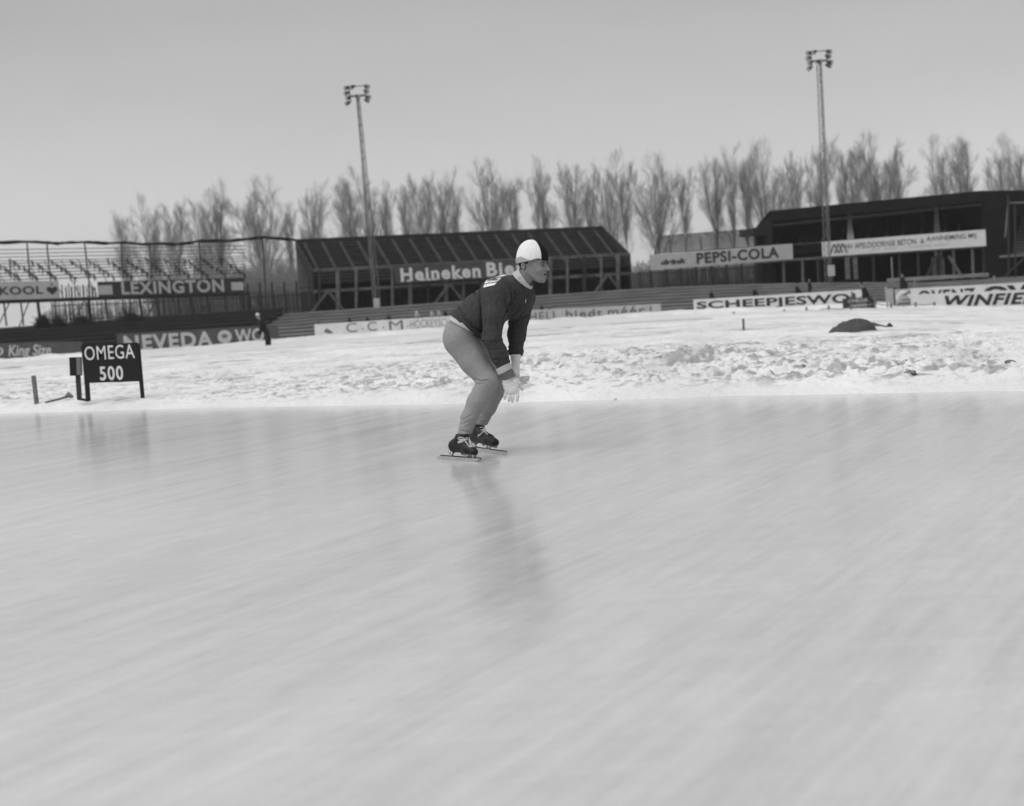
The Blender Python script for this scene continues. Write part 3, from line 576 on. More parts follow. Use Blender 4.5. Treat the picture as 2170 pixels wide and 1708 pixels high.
def prism(A, B, ra, rb, H):
    d = B-A; d /= np.linalg.norm(d, axis=1)[:, None]+1e-9; a = np.cross(d, [.3, .5, .81]); a /= np.linalg.norm(a, axis=1)[:, None]; b = np.cross(d, a); vs = []
    for k in range(3):
        c, s = math.cos(2.094*k), math.sin(2.094*k); o = a*c+b*s; vs.append(A+o*ra[:, None])
    for k in range(3):
        c, s = math.cos(2.094*k), math.sin(2.094*k); o = a*c+b*s; vs.append(B+o*rb[:, None])
    v = np.stack(vs, 1).reshape(-1, 3)*H; i = np.arange(len(A))[:, None]*6
    q = np.concatenate([i+np.array([[0, 1, 4, 3]]), i+np.array([[1, 2, 5, 4]]), i+np.array([[2, 0, 3, 5]])]); return v, q
protos = []
for k, (stems, spread) in enumerate([(7, .42), (5, .28), (9, .50), (6, .36), (4, .16)]):
    A, B, ra, rb, base = make_tree(100+k, stems, spread); big = base > .0035; top = max(B[:, 2].max(), .1); s = 12.0/top
    e_ = empty('bare_tree', (0, 0, 0), 'x', 'tree'); v, q = prism(A[big], B[big], ra[big], rb[big], s); link_np('trunk', v, q, M['bark'], e_, smooth=False)
    v, q = prism(A[~big], B[~big], ra[~big]*1.0, rb[~big], s); link_np('crown', v, q, M['twig'], e_, smooth=False); protos.append(e_)
TR = [(265, 455, 1), (318, 408, 0), (374, 428, 1), (430, 398, 0), (462, 390, 3), (556, 375, 2), (612, 440, 4), (664, 385, 3), (733, 375, 1), (778, 350, 0), (818, 392, 4), (860, 380, 4), (900, 372, 1), (932, 366, 3), (965, 392, 4), (1040, 335, 2), (1092, 385, 4), (1150, 340, 3), (1212, 345, 1), (1250, 368, 4), (1290, 318, 0), (1325, 352, 4), (1390, 325, 2), (1452, 365, 4), (1514, 312, 3), (1552, 345, 4), (1584, 325, 4), (1624, 298, 2), (1690, 345, 1), (1738, 292, 3), (1788, 305, 4), (1818, 310, 1), (1862, 280, 2), (1905, 330, 4), (1992, 280, 0), (2042, 290, 1), (2130, 285, 0), (2168, 300, 3)]
PL = [(265, 'left end of the row, above the scaffold stand'), (612, 'gap left of the middle stand'), (818, 'left floodlight mast'), (1265, 'roof of the middle stand'), (1560, 'cola sign'), (1800, 'right floodlight mast'), (2300, 'black stand at the right')]
shape = {0: 'wide forked', 1: 'narrow many-stemmed', 2: 'broad fan-shaped', 3: 'tall oval', 4: 'thin columnar'}
kcnt = {}; used = set()
for i, (x_, y_, kd) in enumerate(TR):
    Y_ = 122+rng.uniform(-7, 7); hz = 643-.0717*(x_-1085)
    b0 = V(x_, hz-6, Y_); gz = bz(b0.x*.5)+1.1; top = V(x_, y_-17, Y_); H_ = top.z-gz
    bx_ = top.x+ (V(x_, 600, Y_).x-top.x)*.5
    sc = (H_/12*rng.uniform(.68, .86), H_/12*.78, H_/12)
    if kd in (4,): sc = (sc[0]*.75, sc[1]*.75, sc[2])
    lab = 'bare %s poplar, number %d counting trees from the left' % (shape[kd], i+1)
    # say where it stands instead of a bare number
    marks = [(-40, 'beyond the left edge of the rolled canvas'), (265, 'first behind the rolled canvas'), (318, 'above the first letters of the LEXINGTON sign'), (374, 'above the middle of the LEXINGTON sign'), (430, 'above the right half of the LEXINGTON sign'), (462, 'above the end of the LEXINGTON sign'), (556, 'over the hump of the rolled canvas'), (612, 'just left of the middle stand corner'), (664, 'over the left corner of the middle stand'), (733, 'left beside the left floodlight mast'), (778, 'directly behind the left floodlight mast'), (818, 'right beside the left floodlight mast'), (860, 'above the H of the beer sign'), (900, 'above the middle of the beer sign'), (932, 'between two others above the beer sign'), (965, 'above the last letters of the beer sign'), (1040, 'large, left above the skater'), (1092, 'straight above the skater collar'), (1150, 'straight above the skater nose'), (1212, 'left of the right corner of the middle stand'), (1250, 'inside the right corner of the middle stand'), (1290, 'highest, at the right corner of the middle stand'), (1325, 'just past the right end of the middle stand'), (1390, 'above the left end of the cola sign'), (1452, 'above the word drink'), (1514, 'above the middle of the cola sign'), (1552, 'small, above the right half of the cola sign'), (1584, 'above the low step left of the black stand'), (1624, 'over the left end of the black stand'), (1690, 'left of the right floodlight mast'), (1738, 'directly behind the right floodlight mast'), (1788, 'right beside the right floodlight mast'), (1818, 'over the left pale stairway'), (1862, 'largest, over the middle of the black stand'), (1905, 'small, right of the largest one over the black stand'), (1992, 'over the right pale stairway'), (2042, 'right of the right pale stairway'), (2130, 'over the black end building'), (2168, 'at the right picture edge'), (2230, 'beyond the right picture edge')]
    lab = 'bare %s tree %s' % (shape[kd], dict(marks)[x_])
    rz = rng.uniform(0, 6.28)
    if kd not in used:
        used.add(kd); o = protos[kd]; o.location = (bx_, Y_, gz); o.rotation_euler = (0, 0, rz); o.scale = sc; tag(o, lab, 'tree', 'row of bare trees behind the stands')
    else: dup(protos[kd], (bx_, Y_, gz), rz, sc, lab, 'row of bare trees behind the stands')
# tangled undergrowth behind the open stands: nobody could count it
def thicket():
    r = np.random.default_rng(5); A = []; B = []
    for (xa, xb, top, n, dens) in ((330, 680, 560, 2600, 1), (1335, 1660, 545, 1500, 1), (100, 330, 640, 300, 1), (640, 1340, 575, 600, 1)):
        for _ in range(n):
            x_ = r.uniform(xa, xb); Y_ = r.uniform(98, 108); hz = 643-.0717*(x_-1085); b = V(x_, hz-3, Y_); b.z = bz(b.x*.5)+1.1; h = (V(x_, top-.07*(x_-(xa+xb)/2), Y_).z-b.z)*r.beta(3, 2)
            p = np.array(b[:]); d = np.array([r.normal(0, .18), r.normal(0, .18), 1.]); q = p+d*h*.5; q2 = q+(d+r.normal(0, .18, 3))*h*.5; A += [p, q]; B += [q, q2]
            for _k in range(3):
                t = r.uniform(.3, .9); c_ = q*(1-t)+q2*t; A.append(c_); B.append(c_+np.array([r.normal(0, .3), r.normal(0, .3), .6])*h*.3)
    A = np.array(A); B = np.array(B); v, q = prism(A, B, np.full(len(A), .022), np.full(len(A), .009), 1.)
    tag(link_np('undergrowth', v, q, M['twig'], smooth=False), 'tangle of bare saplings behind the open stands', 'undergrowth', kind='stuff')
thicket()
def bush(label, x0, x1, ytop, ybot, Y_, n=420):
    r = np.random.default_rng(int(x0)+9); c_ = V((x0+x1)/2, ybot, Y_); W_ = (V(x1, ybot, Y_).x-V(x0, ybot, Y_).x)/2; H_ = V((x0+x1)/2, ytop, Y_).z-c_.z
    e_ = empty('bush', c_, label, 'bush', 'bushes under the scaffold stand'); A = []; B = []
    for _ in range(n):
        a = r.uniform(0, 6.283); el = r.uniform(.15, 1.57); s_ = r.uniform(.5, 1.05); q = np.array([math.cos(a)*math.cos(el)*W_, math.sin(a)*math.cos(el)*W_*.7, math.sin(el)*H_])*s_
        p0 = q*.25*r.uniform(0, 1); A.append(p0*np.array([1, 1, .3])); B.append(q*.6); A.append(q*.6); B.append(q+r.normal(0, .06, 3))
        for _k in range(3): c2 = q*r.uniform(.5, .9); A.append(c2); B.append(c2+r.normal(0, .16, 3))
    A = np.array(A); B = np.array(B); v, q = prism(A, B, np.full(len(A), .022), np.full(len(A), .010), 1.); link_np('branches', v, q, M['bush'], e_, smooth=False)
    mb = MB(); mb.tube([c_-Vector((0, 0, .2)), c_+Vector((0, 0, H_*.4))], [.08, .03]); mb.build('stem', M['bush'], e_)
bush('small dark bush below the heart sign', 74, 110, 668, 700, 75.5); bush('rounded dark bush at the start of the slat fence', 148, 202, 672, 700, 75.5, 600); bush('widest dark bush below the LEXINGTON sign', 232, 322, 667, 696, 75.5, 1100)
bush('low scrubby bush left of the rounded one', 108, 140, 672, 700, 75.5, 250)

# ------------------------------------------------------------------ signed distance modelling
class Gd:
    def __init__(s, xs, ys, zs):
        s.xs, s.ys, s.zs = [np.asarray(a, np.float32) for a in (xs, ys, zs)]; s.X = s.xs[:, None, None]; s.Y = s.ys[None, :, None]; s.Z = s.zs[None, None, :]
class Fr:   # a rotated view of a grid
    def __init__(s, X, Y, Z): s.X, s.Y, s.Z = X, Y, Z
def cap(g, a, b, ra, rb, fl=None):
    ax, ay, az_ = a; d = np.array(b, float)-np.array(a, float); dd = float(d@d) or 1e-6
    px, py, pz = g.X-ax, g.Y-ay, g.Z-az_
    t = np.clip((px*d[0]+py*d[1]+pz*d[2])/dd, 0, 1)
    return np.sqrt((px-t*d[0])**2+(py-t*d[1])**2+(pz-t*d[2])**2)-(ra+(rb-ra)*t)
def ell(g, c, r):
    px, py, pz = (g.X-c[0])/r[0], (g.Y-c[1])/r[1], (g.Z-c[2])/r[2]; k0 = np.sqrt(px**2+py**2+pz**2); return (k0-1)*min(r)
def smin(a, b, k):
    h = np.clip(.5+.5*(b-a)/k, 0, 1); return b*(1-h)+a*h-k*h*(1-h)
def smax(a, b, k): return -smin(-a, -b, k)
def plane(g, q, n):
    n = np.array(n, float); n /= np.linalg.norm(n); return (g.X-q[0])*n[0]+(g.Y-q[1])*n[1]+(g.Z-q[2])*n[2]
def chain(g, pts, k=4):
    d = None
    for a, b in zip(pts[:-1], pts[1:]):
        c_ = cap(g, a[:3], b[:3], a[3], b[3]); d = c_ if d is None else smin(d, c_, k)
    return d
def nets(g, Fv):
    Fv = np.broadcast_to(Fv, (len(g.xs), len(g.ys), len(g.zs))); Fv = np.where(np.abs(Fv) < 1e-6, 1e-6, Fv); ax = [g.xs, g.ys, g.zs]; sh = Fv.shape
    ids = []; pos = []
    for a in range(3):
        b, c_ = (a+1) % 3, (a+2) % 3
        s0 = [slice(None)]*3; s1 = [slice(None)]*3; s0[a] = slice(0, -1); s1[a] = slice(1, None)
        F0 = Fv[tuple(s0)]; F1 = Fv[tuple(s1)]; cr = np.nonzero((F0 < 0) != (F1 < 0)); f0_ = F0[cr]; f1_ = F1[cr]; t = f0_/(f0_-f1_)
        idx = np.stack(cr, 1); ok = (idx[:, b] > 0) & (idx[:, c_] > 0) & (idx[:, b] < sh[b]-1) & (idx[:, c_] < sh[c_]-1); idx = idx[ok]; t = t[ok]; f0_ = f0_[ok]
        p = np.zeros((len(idx), 3)); p[:, b] = ax[b][idx[:, b]]; p[:, c_] = ax[c_][idx[:, c_]]; p[:, a] = ax[a][idx[:, a]]*(1-t)+ax[a][idx[:, a]+1]*t
        cells = []
        for ob, oc in ((0, 0), (-1, 0), (-1, -1), (0, -1)):
            j = idx.copy(); j[:, b] += ob; j[:, c_] += oc; cells.append((j[:, 0]*sh[1]+j[:, 1])*sh[2]+j[:, 2])
        cells = np.stack(cells, 1); fl = f0_ > 0; cells[fl] = cells[fl][:, ::-1]; ids.append(cells); pos.append(np.repeat(p[:, None, :], 4, 1))
    ids = np.concatenate(ids); pos = np.concatenate(pos).reshape(-1, 3); un, inv = np.unique(ids.ravel(), return_inverse=True); inv = inv.ravel(); cnt = np.bincount(inv)
    v = np.stack([np.bincount(inv, pos[:, k])/cnt for k in range(3)], 1); return v, inv.reshape(-1, 4)

# ------------------------------------------------------------------ the skater
SK = mat('skin', .23, .55, .35, .12, 40, .0006, 120); SKD = mat('lips_and_brows', .022, .6, .3); EYE = mat('eye_dark', .02, .3, .5); EYW = mat('eye_white', .13, .3, .5)
SWT = mat('dark_wool', .058, .95, .1, .22, 60, .0012, 260); TRO = mat('grey_stretch_wool', .28, .92, .12, .10, 90, .0009, 300); SHI = mat('white_undershirt', .55, .9, .1, .06, 30); HATW = mat('white_knit', .80, .95, .1, .05, 50, .0016, 240)
HATG = mat('grey_knit', .40, .95, .1, .06, 50, .0016, 240); HATD = mat('navy_knit', .014, .95, .1, .2, 50, .0016, 240); GLO = mat('pale_wool_glove', .74, .95, .1, .14, 70, .0016, 220); COLR = mat('pale_collar', .48, .9, .15, .06, 50, .0006, 150)
BAND = mat('white_wrist_band', .50, .9, .1, .05, 60, .001, 200); BANDG = mat('grey_wrist_band', .17, .9, .1, .08, 60, .001, 200); LEA = mat('black_leather', .012, .5, .3, .3, 30, .0006, 90); LACE = mat('white_lace', .5, .8, .2); STL = mat('polished_steel', .55, .28, .5, .1, 60, metal=.85); SOLE = mat('sole_edge', .18, .5, .4, .3, 40)
HAIR = mat('dark_hair', .012, .7, .3, .3, 90); LETW = mat('white_felt_letters', .78, .9, .1)
D0 = 9.78; S0 = F/D0
def mapv(v):      # figure space (x px, y px, depth in px) to the world
    d = D0+v[:, 2]/S0; dx = (v[:, 0]-1085)/F; dy = (854-v[:, 1])/F
    ra_ = np.array(f0)[None]+np.array(RT)[None]*dx[:, None]+np.array(UP)[None]*dy[:, None]; return np.array(C0)[None]+ra_*d[:, None]
def mp(x_, y_, w_): return Vector(mapv(np.array([[x_, y_, w_]], float))[0])
def wOn(x_, y_, z=0.):   # depth (px) of an ice point seen at x, y
    g = G(x_, y_, z); return ((g-C0).dot(f0)-D0)*S0
wN0, wN1 = wOn(925.7, 972.6), wOn(1017.5, 978.3)       # near blade: heel, toe
wF0, wF1 = wOn(1003, 955.6), wOn(1077, 965.3)          # far blade
def wN(x_): return wN0+(wN1-wN0)*(x_-925.7)/91.8
def wF(x_): return wF0+(wF1-wF0)*(x_-1003)/74.
#print('blade depths', wN0, wN1, wF0, wF1, G(925.7, 972.6), G(1017.5, 978.3), G(1003, 953.5), G(1077, 965.3))
person = None
def ar(a, b, s): return np.arange(a, b, s)
def fit(name, g, Fv, mats, parent, matf=None, cat=None):
    v, q = nets(g, Fv); idx = None
    if matf is not None: c_ = v[q].mean(1); idx = matf(c_)
    wv = mapv(v)-np.array(parent_off(parent)); return link_np(name, wv, q, mats, parent, idx), v
root_loc = mp(990, 975, 20); root_loc.z = 0
# ---- body: one continuous surface (head with face, neck, trunk, arms, hands, legs, feet)
HY = R(20); PV = (1126., 555.)
def headframe(g):
    x_, z_ = g.X-PV[0], g.Z-4.; c_, s_ = math.cos(HY), math.sin(HY)      # face turned a little towards the camera (negative depth)
    return Fr(x_*c_-z_*s_, g.Y-PV[1]+0*x_, x_*s_+z_*c_)
def head_sdf(g):
    h = headframe(g)
    d = ell(h, (-.5, -7, 0), (29.5, 33, 24)); d = smin(d, ell(h, (13, 14, 0), (19, 25, 19.5)), 7)
    for s_ in (-1, 1):
        d = smin(d, cap(h, (-3, 20, s_*15), (19, 37, s_*6), 7.5, 6.5), 6)      # jaw
        d = smin(d, ell(h, (22, 17, s_*11.5), (8, 7, 7)), 5)                  # cheek bones
        d = smin(d, cap(h, (30, -1.5, s_*3.5), (25, -1, s_*15), 3.4, 3.2), 4)       # brow ridge
    d = smin(d, ell(h, (25.5, 38, 0), (6.5, 6.5, 7.5)), 4)                   # chin
    d = smin(d, ell(h, (24, 27, 0), (9.5, 9, 9.5)), 4)                       # mouth region
    for s_ in (-1, 1): d = smax(d, -ell(h, (32.5, 6.8, s_*9.2), (6, 4.8, 6.2)), 3)    # eye sockets
    nose = smin(cap(h, (30.2, 2.5, 0), (37.6, 15, 0), 2.2, 3.7), cap(h, (33, 16.8, -3.2), (33, 16.8, 3.2), 2.7, 2.7), 2.4); d = smin(d, nose, 3)
    for s_ in (-1, 1):
        d = np.minimum(d, ell(h, (25.6, 6.6, s_*9.2), (4.6, 4.3, 4.6))); d = smin(d, cap(h, (29.3, 3.6, s_*5.5), (27, 4.3, s_*14), 1.1, 1.0), 1.2)   # eyeballs, upper lids
    d = smin(d, cap(h, (32.6, 24.6, -3.8), (32.6, 24.6, 3.8), 1.9, 1.9), 1.6); d = smin(d, cap(h, (31.8, 29.0, -3.4), (31.8, 29.0, 3.4), 2.3, 2.3), 1.6)
    d = smax(d, -cap(h, (34.5, 26.6, -6.5), (34.5, 26.6, 6.5), 1.2, 1.2), 1.0)
    d = smax(d, -cap(h, (36.5, 18.9, -2.1), (36.5, 18.9, -2.1), 1.0, 1.0), .8)
    for s_ in (-1, 1):
        e1 = smax(ell(h, (-9.8, 8.8, s_*24.3), (4.6, 7.8, 3.2)), -ell(h, (-8.9, 8.6, s_*27.6), (2.5, 5.2, 3.2)), .8); d = smin(d, e1, 1.5)
    return d
def torso_sdf(g, o=0.):
    d = chain(g, [(972, 712, -16, 31+o), (985, 684, -20, 33+o), (1015, 660, -28, 36.5+o), (1044, 638, -32, 36.5+o)], 14)
    d = smin(d, chain(g, [(990, 706, 32, 29+o), (1004, 678, 30, 32+o), (1044, 650, 32, 36.5+o), (1091, 636, 34, 37+o)], 14), 16)
    d = smin(d, cap(g, (1046, 621, -22), (1084, 614, 22), 31+o, 31+o), 10)
    return d
def neck_sdf(g): return cap(g, (1119, 576, 5), (1103, 602, 3), 16.5, 16.5)
def hand_sdf(g, r=1.0):
    # near glove: five unequal, slightly bent fingers hanging from the palm
    d = chain(g, [(1076, 798, -50, 10*r), (1081, 812, -50, 12.3*r), (1084, 825, -50, 11*r)], 5)
    d = smin(d, chain(g, [(1073, 812, -50, 9*r), (1075.5, 828, -50, 6.5*r)], 4), 5); d = smin(d, chain(g, [(1090, 808, -50, 8*r), (1094, 826, -50, 6.5*r)], 4), 5)
    d = smax(d, np.abs(g.Z+50)-8.2*r, 4)
    fg = [((1072.5, 830), (1070.5, 838), (1069.8, 844.5), 3.4), ((1080, 832), (1079.3, 842), (1078.4, 849), 3.45), ((1088, 832), (1087, 842.5), (1085.8, 850.5), 3.5), ((1096.5, 829), (1097.3, 840), (1095.6, 849), 3.5)]
    for i, (a, b, c_, q) in enumerate(fg):
        z = -50-(1, 3, 2.5, 1)[i]; d = smin(d, chain(g, [(a[0], a[1], -50, q*r), (b[0], b[1], z, q*r), (c_[0], c_[1], z+2.5, (q-.3)*r)], .8), 1.1)
    return smin(d, chain(g, [(1095, 806, -44, 5.5*r), (1101, 815, -40, 4.3*r), (1104.2, 821, -39, 3.9*r), (1107.2, 825, -38, 3.3*r)], 1), 2.5)
def hand2_sdf(g, r=1.0):
    d = chain(g, [(1093, 758, 50, 8.5*r), (1092.5, 772, 48, 8.4*r), (1092, 784, 45, 9.0*r), (1093, 796, 42, 8.5*r)], 4)
    d = smin(d, cap(g, (1096, 800, 42), (1092, 806, 44), 7*r, 6*r), 4); d = smax(d, np.abs(g.Z-(46-.0*g.Y))-8.0*r, 4)
    fg = [((1099, 803), (1110, 801), (1119.5, 799.5), 3.3, 36), ((1099, 807), (1110, 806.5), (1118.5, 804.5), 3.3, 42), ((1097, 811), (1107, 812), (1114.5, 811), 3.2, 48), ((1094, 814), (1101, 817), (1106, 818.5), 2.9, 54)]
    for a, b, c_, q, z in fg: q += .4; d = smin(d, chain(g, [(a[0], a[1], 45, (q+.3)*r), (b[0], b[1], z, q*r), (c_[0], c_[1], z+1, (q-.4)*r)], .8), 1.3)
    return smin(d, chain(g, [(1088, 782, 40, 5*r), (1094, 793, 35, 4.4*r), (1099.5, 799.5, 32, 3.7*r)], 1), 2.5)
def legN(g, o=0.): return chain(g, [(975, 723, -19, 34+o), (1004, 765, -28, 29.5+o), (1035.5, 807, -46, 22.6+o), (1010, 852, -50, 20+o), (994, 886, -53, 16.6+o), (982, 926, -56, 14.2+o)], 7)
def legF(g, o=0.): return chain(g, [(1000, 716, 36, 31+o), (1030, 770, 50, 26+o), (1055.5, 817, 68, 21+o), (1034, 862, 78, 17.6+o), (1022, 886, 84, 14.6+o), (1013, 906, 88, 13+o)], 7)
def armN(g, o=0.): return chain(g, [(1051, 622, -54, 28.5+o), (1046.5, 668, -62, 25.2+o), (1041.5, 714, -66, 19.8+o), (1056, 748, -60, 18.2+o), (1071, 783, -54, 15.5+o)], 9)
def armF(g, o=0.): return chain(g, [(1110, 631, 56, 25+o), (1100, 672, 66, 21+o), (1095, 708, 70, 18.6+o), (1093, 745, 60, 14.5+o), (1092.5, 762, 54, 12+o)], 9)
xs = np.concatenate([ar(935, 1088, 2.2), ar(1088, 1170, .8)]); ys = np.concatenate([ar(508, 612, .8), ar(612, 985, 2.2)]); zs = np.concatenate([ar(-124, -30, 2.0), ar(-30, 34, .85), ar(34, 134, 2.2)])
g = Gd(xs, ys, zs)
d = head_sdf(g); d = smin(d, neck_sdf(g), 6); d = smin(d, torso_sdf(g, -5), 8)
for fn_, o_ in ((armN, -5), (armF, -4.5), (legN, -4), (legF, -4)): d = smin(d, fn_(g, o_), 5)
d = smin(d, smin(chain(g, [(1068, 775, -53, 9.5), (1077, 800, -50, 8)], 2), chain(g, [(1080, 815, -50, 5), (1084, 824, -50, 5)], 2), 4), 4); d = smin(d, hand2_sdf(g, .72), 3)
d = smin(d, chain(g, [(981, 925, -56, 9), (968, 944, wN(966)+2, 8), (1001, 954, wN(1002), 6)], 3), 3); d = smin(d, chain(g, [(1013, 905, 88, 8.5), (1008, 925, wF(1008)-6, 8), (1045, 936, wF(1046)-4, 6)], 3), 3)
d = np.minimum(d, smax(hand_sdf(g, .72), -plane(g, (1076, 800, -50), (.2, 1, 0)), 1))
def headmat(c_):
    x_, z_ = c_[:, 0]-PV[0], c_[:, 2]-4.; cc, ss = math.cos(HY), math.sin(HY); X = x_*cc-z_*ss; Y = c_[:, 1]-PV[1]; Z = x_*ss+z_*cc
    idx = np.zeros(len(c_), int); az_ = np.abs(Z)
    idx[(X > 28.5) & (Y > 24.9) & (Y < 28.8) & (az_ < 7.2)] = 1                         # lips
    idx[(X > 25) & (np.abs(Y-(.6+.10*np.abs(az_-9))) < 1.45) & (az_ > 4) & (az_ < 15)] = 1      # brows
    e_ = ((Y-6.8)/2.3)**2+((az_-9.4)/4.4)**2 < 1; idx[e_ & (X > 25)] = 3
    e_ = ((Y-6.4)/2.7)**2+((az_-8.6)/3.6)**2 < 1; idx[e_ & (X > 25)] = 2
    idx[(X < -12) & (Y < 17) & (az_ < 23.6) & (Y < 19+.9*(X+16))] = 4; idx[(X > -9) & (X < 1) & (Y < 3.5) & (az_ < 25)] = 4
    return idx
v, q = nets(g, d); idx = headmat(v[q].mean(1)); wv = mapv(v)-np.array(root_loc)
person = link_np('person', wv, q, [SK, SKD, EYE, EYW, HAIR], None, idx); person.location = root_loc
tag(person, 'speed skater crouching on the ice in dark sweater, grey tights and knitted cap', 'person')
# ---- sweater
g = Gd(ar(945, 1142, 1.25), ar(574, 792, 1.25), ar(-98, 100, 1.4))
t = torso_sdf(g, 0); t = smin(t, cap(g, (1091, 608, 2), (1104, 604, 3), 25, 20), 8); t = smin(t, cap(g, (996, 688, -14), (1024, 694, -8), 33, 30), 10)
hn = (-55, 69, 0)
# folds: radiating creases carved and raised
def crease(d, pts, r_=1.6, depth=1.0, raise_=False):
    c_ = chain(g, pts, 1); return smax(d, -(c_), 2.2) if not raise_ else smin(d, c_, 3)
aN = armN(g); aF = armF(g)
cufN = plane(g, (1063.5, 775, -54), (25, 60, 0)); aN = smax(aN, cufN, 1.2); cufF = plane(g, (1093, 754, 60), (0, 1, 0)); aF = smax(aF, cufF, 2)
t = smax(t, plane(g, (954, 667, 0), hn), 1.6)
def wr(g, fx, fy, fz, ph): return np.sin(g.X*fx+g.Y*fy+g.Z*fz+ph)
d = smin(t, aN, 5.5); d = smin(d, aF, 5.5)
low = 1/(1+np.exp(-(g.Y-690)/14)); d = d+.55*low*wr(g, .10, .42, .03, 0)*wr(g, .06, -.11, .05, 1)+.35*wr(g, .16, .11, .05, 1.2)*wr(g, -.05, .13, .02, .3)
def fold(g, d, pts, wd, dep, side=-1, ridge=.5):
    """a fold drawn as a picture-plane curve on the near (side -1) or far face: a valley with a soft ridge beside it"""
    X, Y = g.X, g.Y; best = None
    for (ax, ay), (bx, by) in zip(pts[:-1], pts[1:]):
        dx, dy = bx-ax, by-ay; L = dx*dx+dy*dy; t = np.clip(((X-ax)*dx+(Y-ay)*dy)/L, 0, 1); q = (X-ax-t*dx)**2+(Y-ay-t*dy)**2; sg = np.sign((X-ax)*dy-(Y-ay)*dx)*np.sqrt(q)
        if best is None: best, sgn = q, sg
        else: sgn = np.where(q < best, sg, sgn); best = np.minimum(best, q)
    return d+dep*np.exp(-best/wd**2)-dep*ridge*np.exp(-((sgn-wd*1.9)/(wd*1.3))**2)*(best < (wd*5)**2)
for pts, wd, dep in (([(1017.5, 598), (1019.8, 648), (1021.3, 702)], 2.4, 3.4), ([(1002.7, 616), (1010.5, 629), (1019.8, 638)], 2.2, 2.6), ([(973, 655.5), (984, 675.7), (998, 686.6), (1019.8, 700.5)], 3.0, 3.6), ([(967, 645), (969, 660), (978, 682), (992, 700)], 2.4, 2.8),
    ([(1006, 640), (1000, 655), (1008, 672)], 2.6, 1.8), ([(1069.4, 621.4), (1067.9, 641.6), (1074, 657), (1066.3, 676)], 1.8, 2.4), ([(1081.8, 621.4), (1083.4, 637), (1075.6, 651)], 1.6, 2.0), ([(1090, 616), (1090, 632), (1084, 645)], 1.5, 1.6), ([(1036.8, 660), (1043, 675.7), (1055, 694)], 2.0, 1.8),
    ([(1022.9, 722), (1043, 723.8), (1060, 720.7)], 1.5, 2.0), ([(1033, 739), (1050.8, 741), (1066, 738)], 1.5, 2.0), ([(1028, 731), (1044, 732), (1056, 729)], 1.2, 1.2), ([(1048.6, 761.8), (1059, 760), (1075, 759.6)], 1.5, 2.0), ([(1060, 765.5), (1051, 778)], 1.5, 2.0), ([(1040, 752), (1052, 752), (1064, 748)], 1.3, 1.4),
    ([(1075.6, 739), (1089.6, 736), (1105, 725)], 1.6, 1.8), ([(1080, 688), (1097, 677), (1116, 668)], 1.8, 1.6), ([(1078, 712), (1092, 712), (1108, 704)], 1.5, 1.3), ([(1078, 748), (1092, 748), (1104, 742)], 1.2, 1.3), ([(1116, 637), (1118, 626), (1126, 606)], 1.4, 1.8), ([(1116, 638), (1097, 659), (1076, 679)], 1.8, 1.6), ([(1126, 622), (1117, 648), (1100, 670)], 1.6, 1.3), ([(1046, 600), (1060, 612), (1064, 632)], 2.0, 1.2), ([(1030, 612), (1034, 640), (1032, 668)], 2.6, 1.0)):
    d = fold(g, d, pts, wd, dep)
d = smax(d, -smax(cap(g, (1122, 574, 5), (1108, 594, 4), 19, 17.5), plane(g, (1113, 600, 4), (-.66, .72, .2)), 1), 1)
sweater, vS = fit('sweater', g, d, [SWT], person)
bvS = BVHTree.FromPolygons([tuple(x) for x in vS], [tuple(p_.vertices) for p_ in sweater.data.polygons])
def on_surface(bv, pts2, name, m_, parent, lift=1.1, n=9):
    """a felt patch laid on a garment: quads (4 picture corners) pressed onto the surface"""
    vs, fs = [], []
    for qd in pts2:
        a, b_, c_, e_ = [np.array(x, float) for x in qd]; base = len(vs)
        for i in range(n+1):
            for j in range(3):
                u_, w_ = i/n, j/2; p_ = (a*(1-u_)+b_*u_)*(1-w_)+(e_*(1-u_)+c_*u_)*w_; h = bv.ray_cast(Vector((p_[0], p_[1], -300)), Vector((0, 0, 1)))
                z = h[0].z if h[0] else (bv.find_nearest(Vector((p_[0], p_[1], -40)))[0].z); vs.append([p_[0], p_[1], z-lift])
        for i in range(n):
            for j in range(2): k = base+i*3+j; fs.append((k, k+3, k+4, k+1))
    w_ = mapv(np.array(vs))-np.array(parent_off(parent)); return link(name, w_, fs, m_, parent, smooth=True)
on_surface(bvS, [((1023.8, 609.3), (1048, 603.8), (1052.8, 598.3), (1026.5, 602.3))], 'letter', LETW, sweater)
on_surface(bvS, [((1026.2, 600.9), (1056.5, 595.4), (1059.2, 592.6), (1028.4, 597.6)), ((1028.4, 597.4), (1050, 592.6), (1052, 590.8), (1030, 594.6)), ((1030, 594.2), (1058.5, 592.2), (1062.6, 588.2), (1033, 591.8)), ((1036, 592), (1050, 589.4), (1054, 587.6), (1040, 589.6))], 'letter', LETW, sweater)
on_surface(bvS, [((1046, 588.9), (1062, 586.2), (1077, 581.6), (1062, 582.8))], 'letter', LETW, sweater)
on_surface(bvS, [((1114.2, 634), (1113, 641), (1114.4, 641), (1115.4, 634))], 'zip_pull', LETW, sweater)
on_surface(bvS, [((1120, 616), (1113, 641), (1113.5, 641), (1120.6, 616)), ((1113, 641), (1100, 655), (1100.4, 655.4), (1113.5, 641))], 'zip', SWT, sweater, 1.0)
# ---- shirt tail showing between sweater and tights
g = Gd(ar(940, 1035, 1.3), ar(655, 745, 1.3), ar(-66, 74, 2))
d = torso_sdf(g, -3.0); d = smax(d, plane(g, (949, 676.5, 0), (-40, 71, 0)), 1); d = smax(d, -plane(g, (960, 661, 0), hn), 1); fit('undershirt', g, d, [SHI], person)
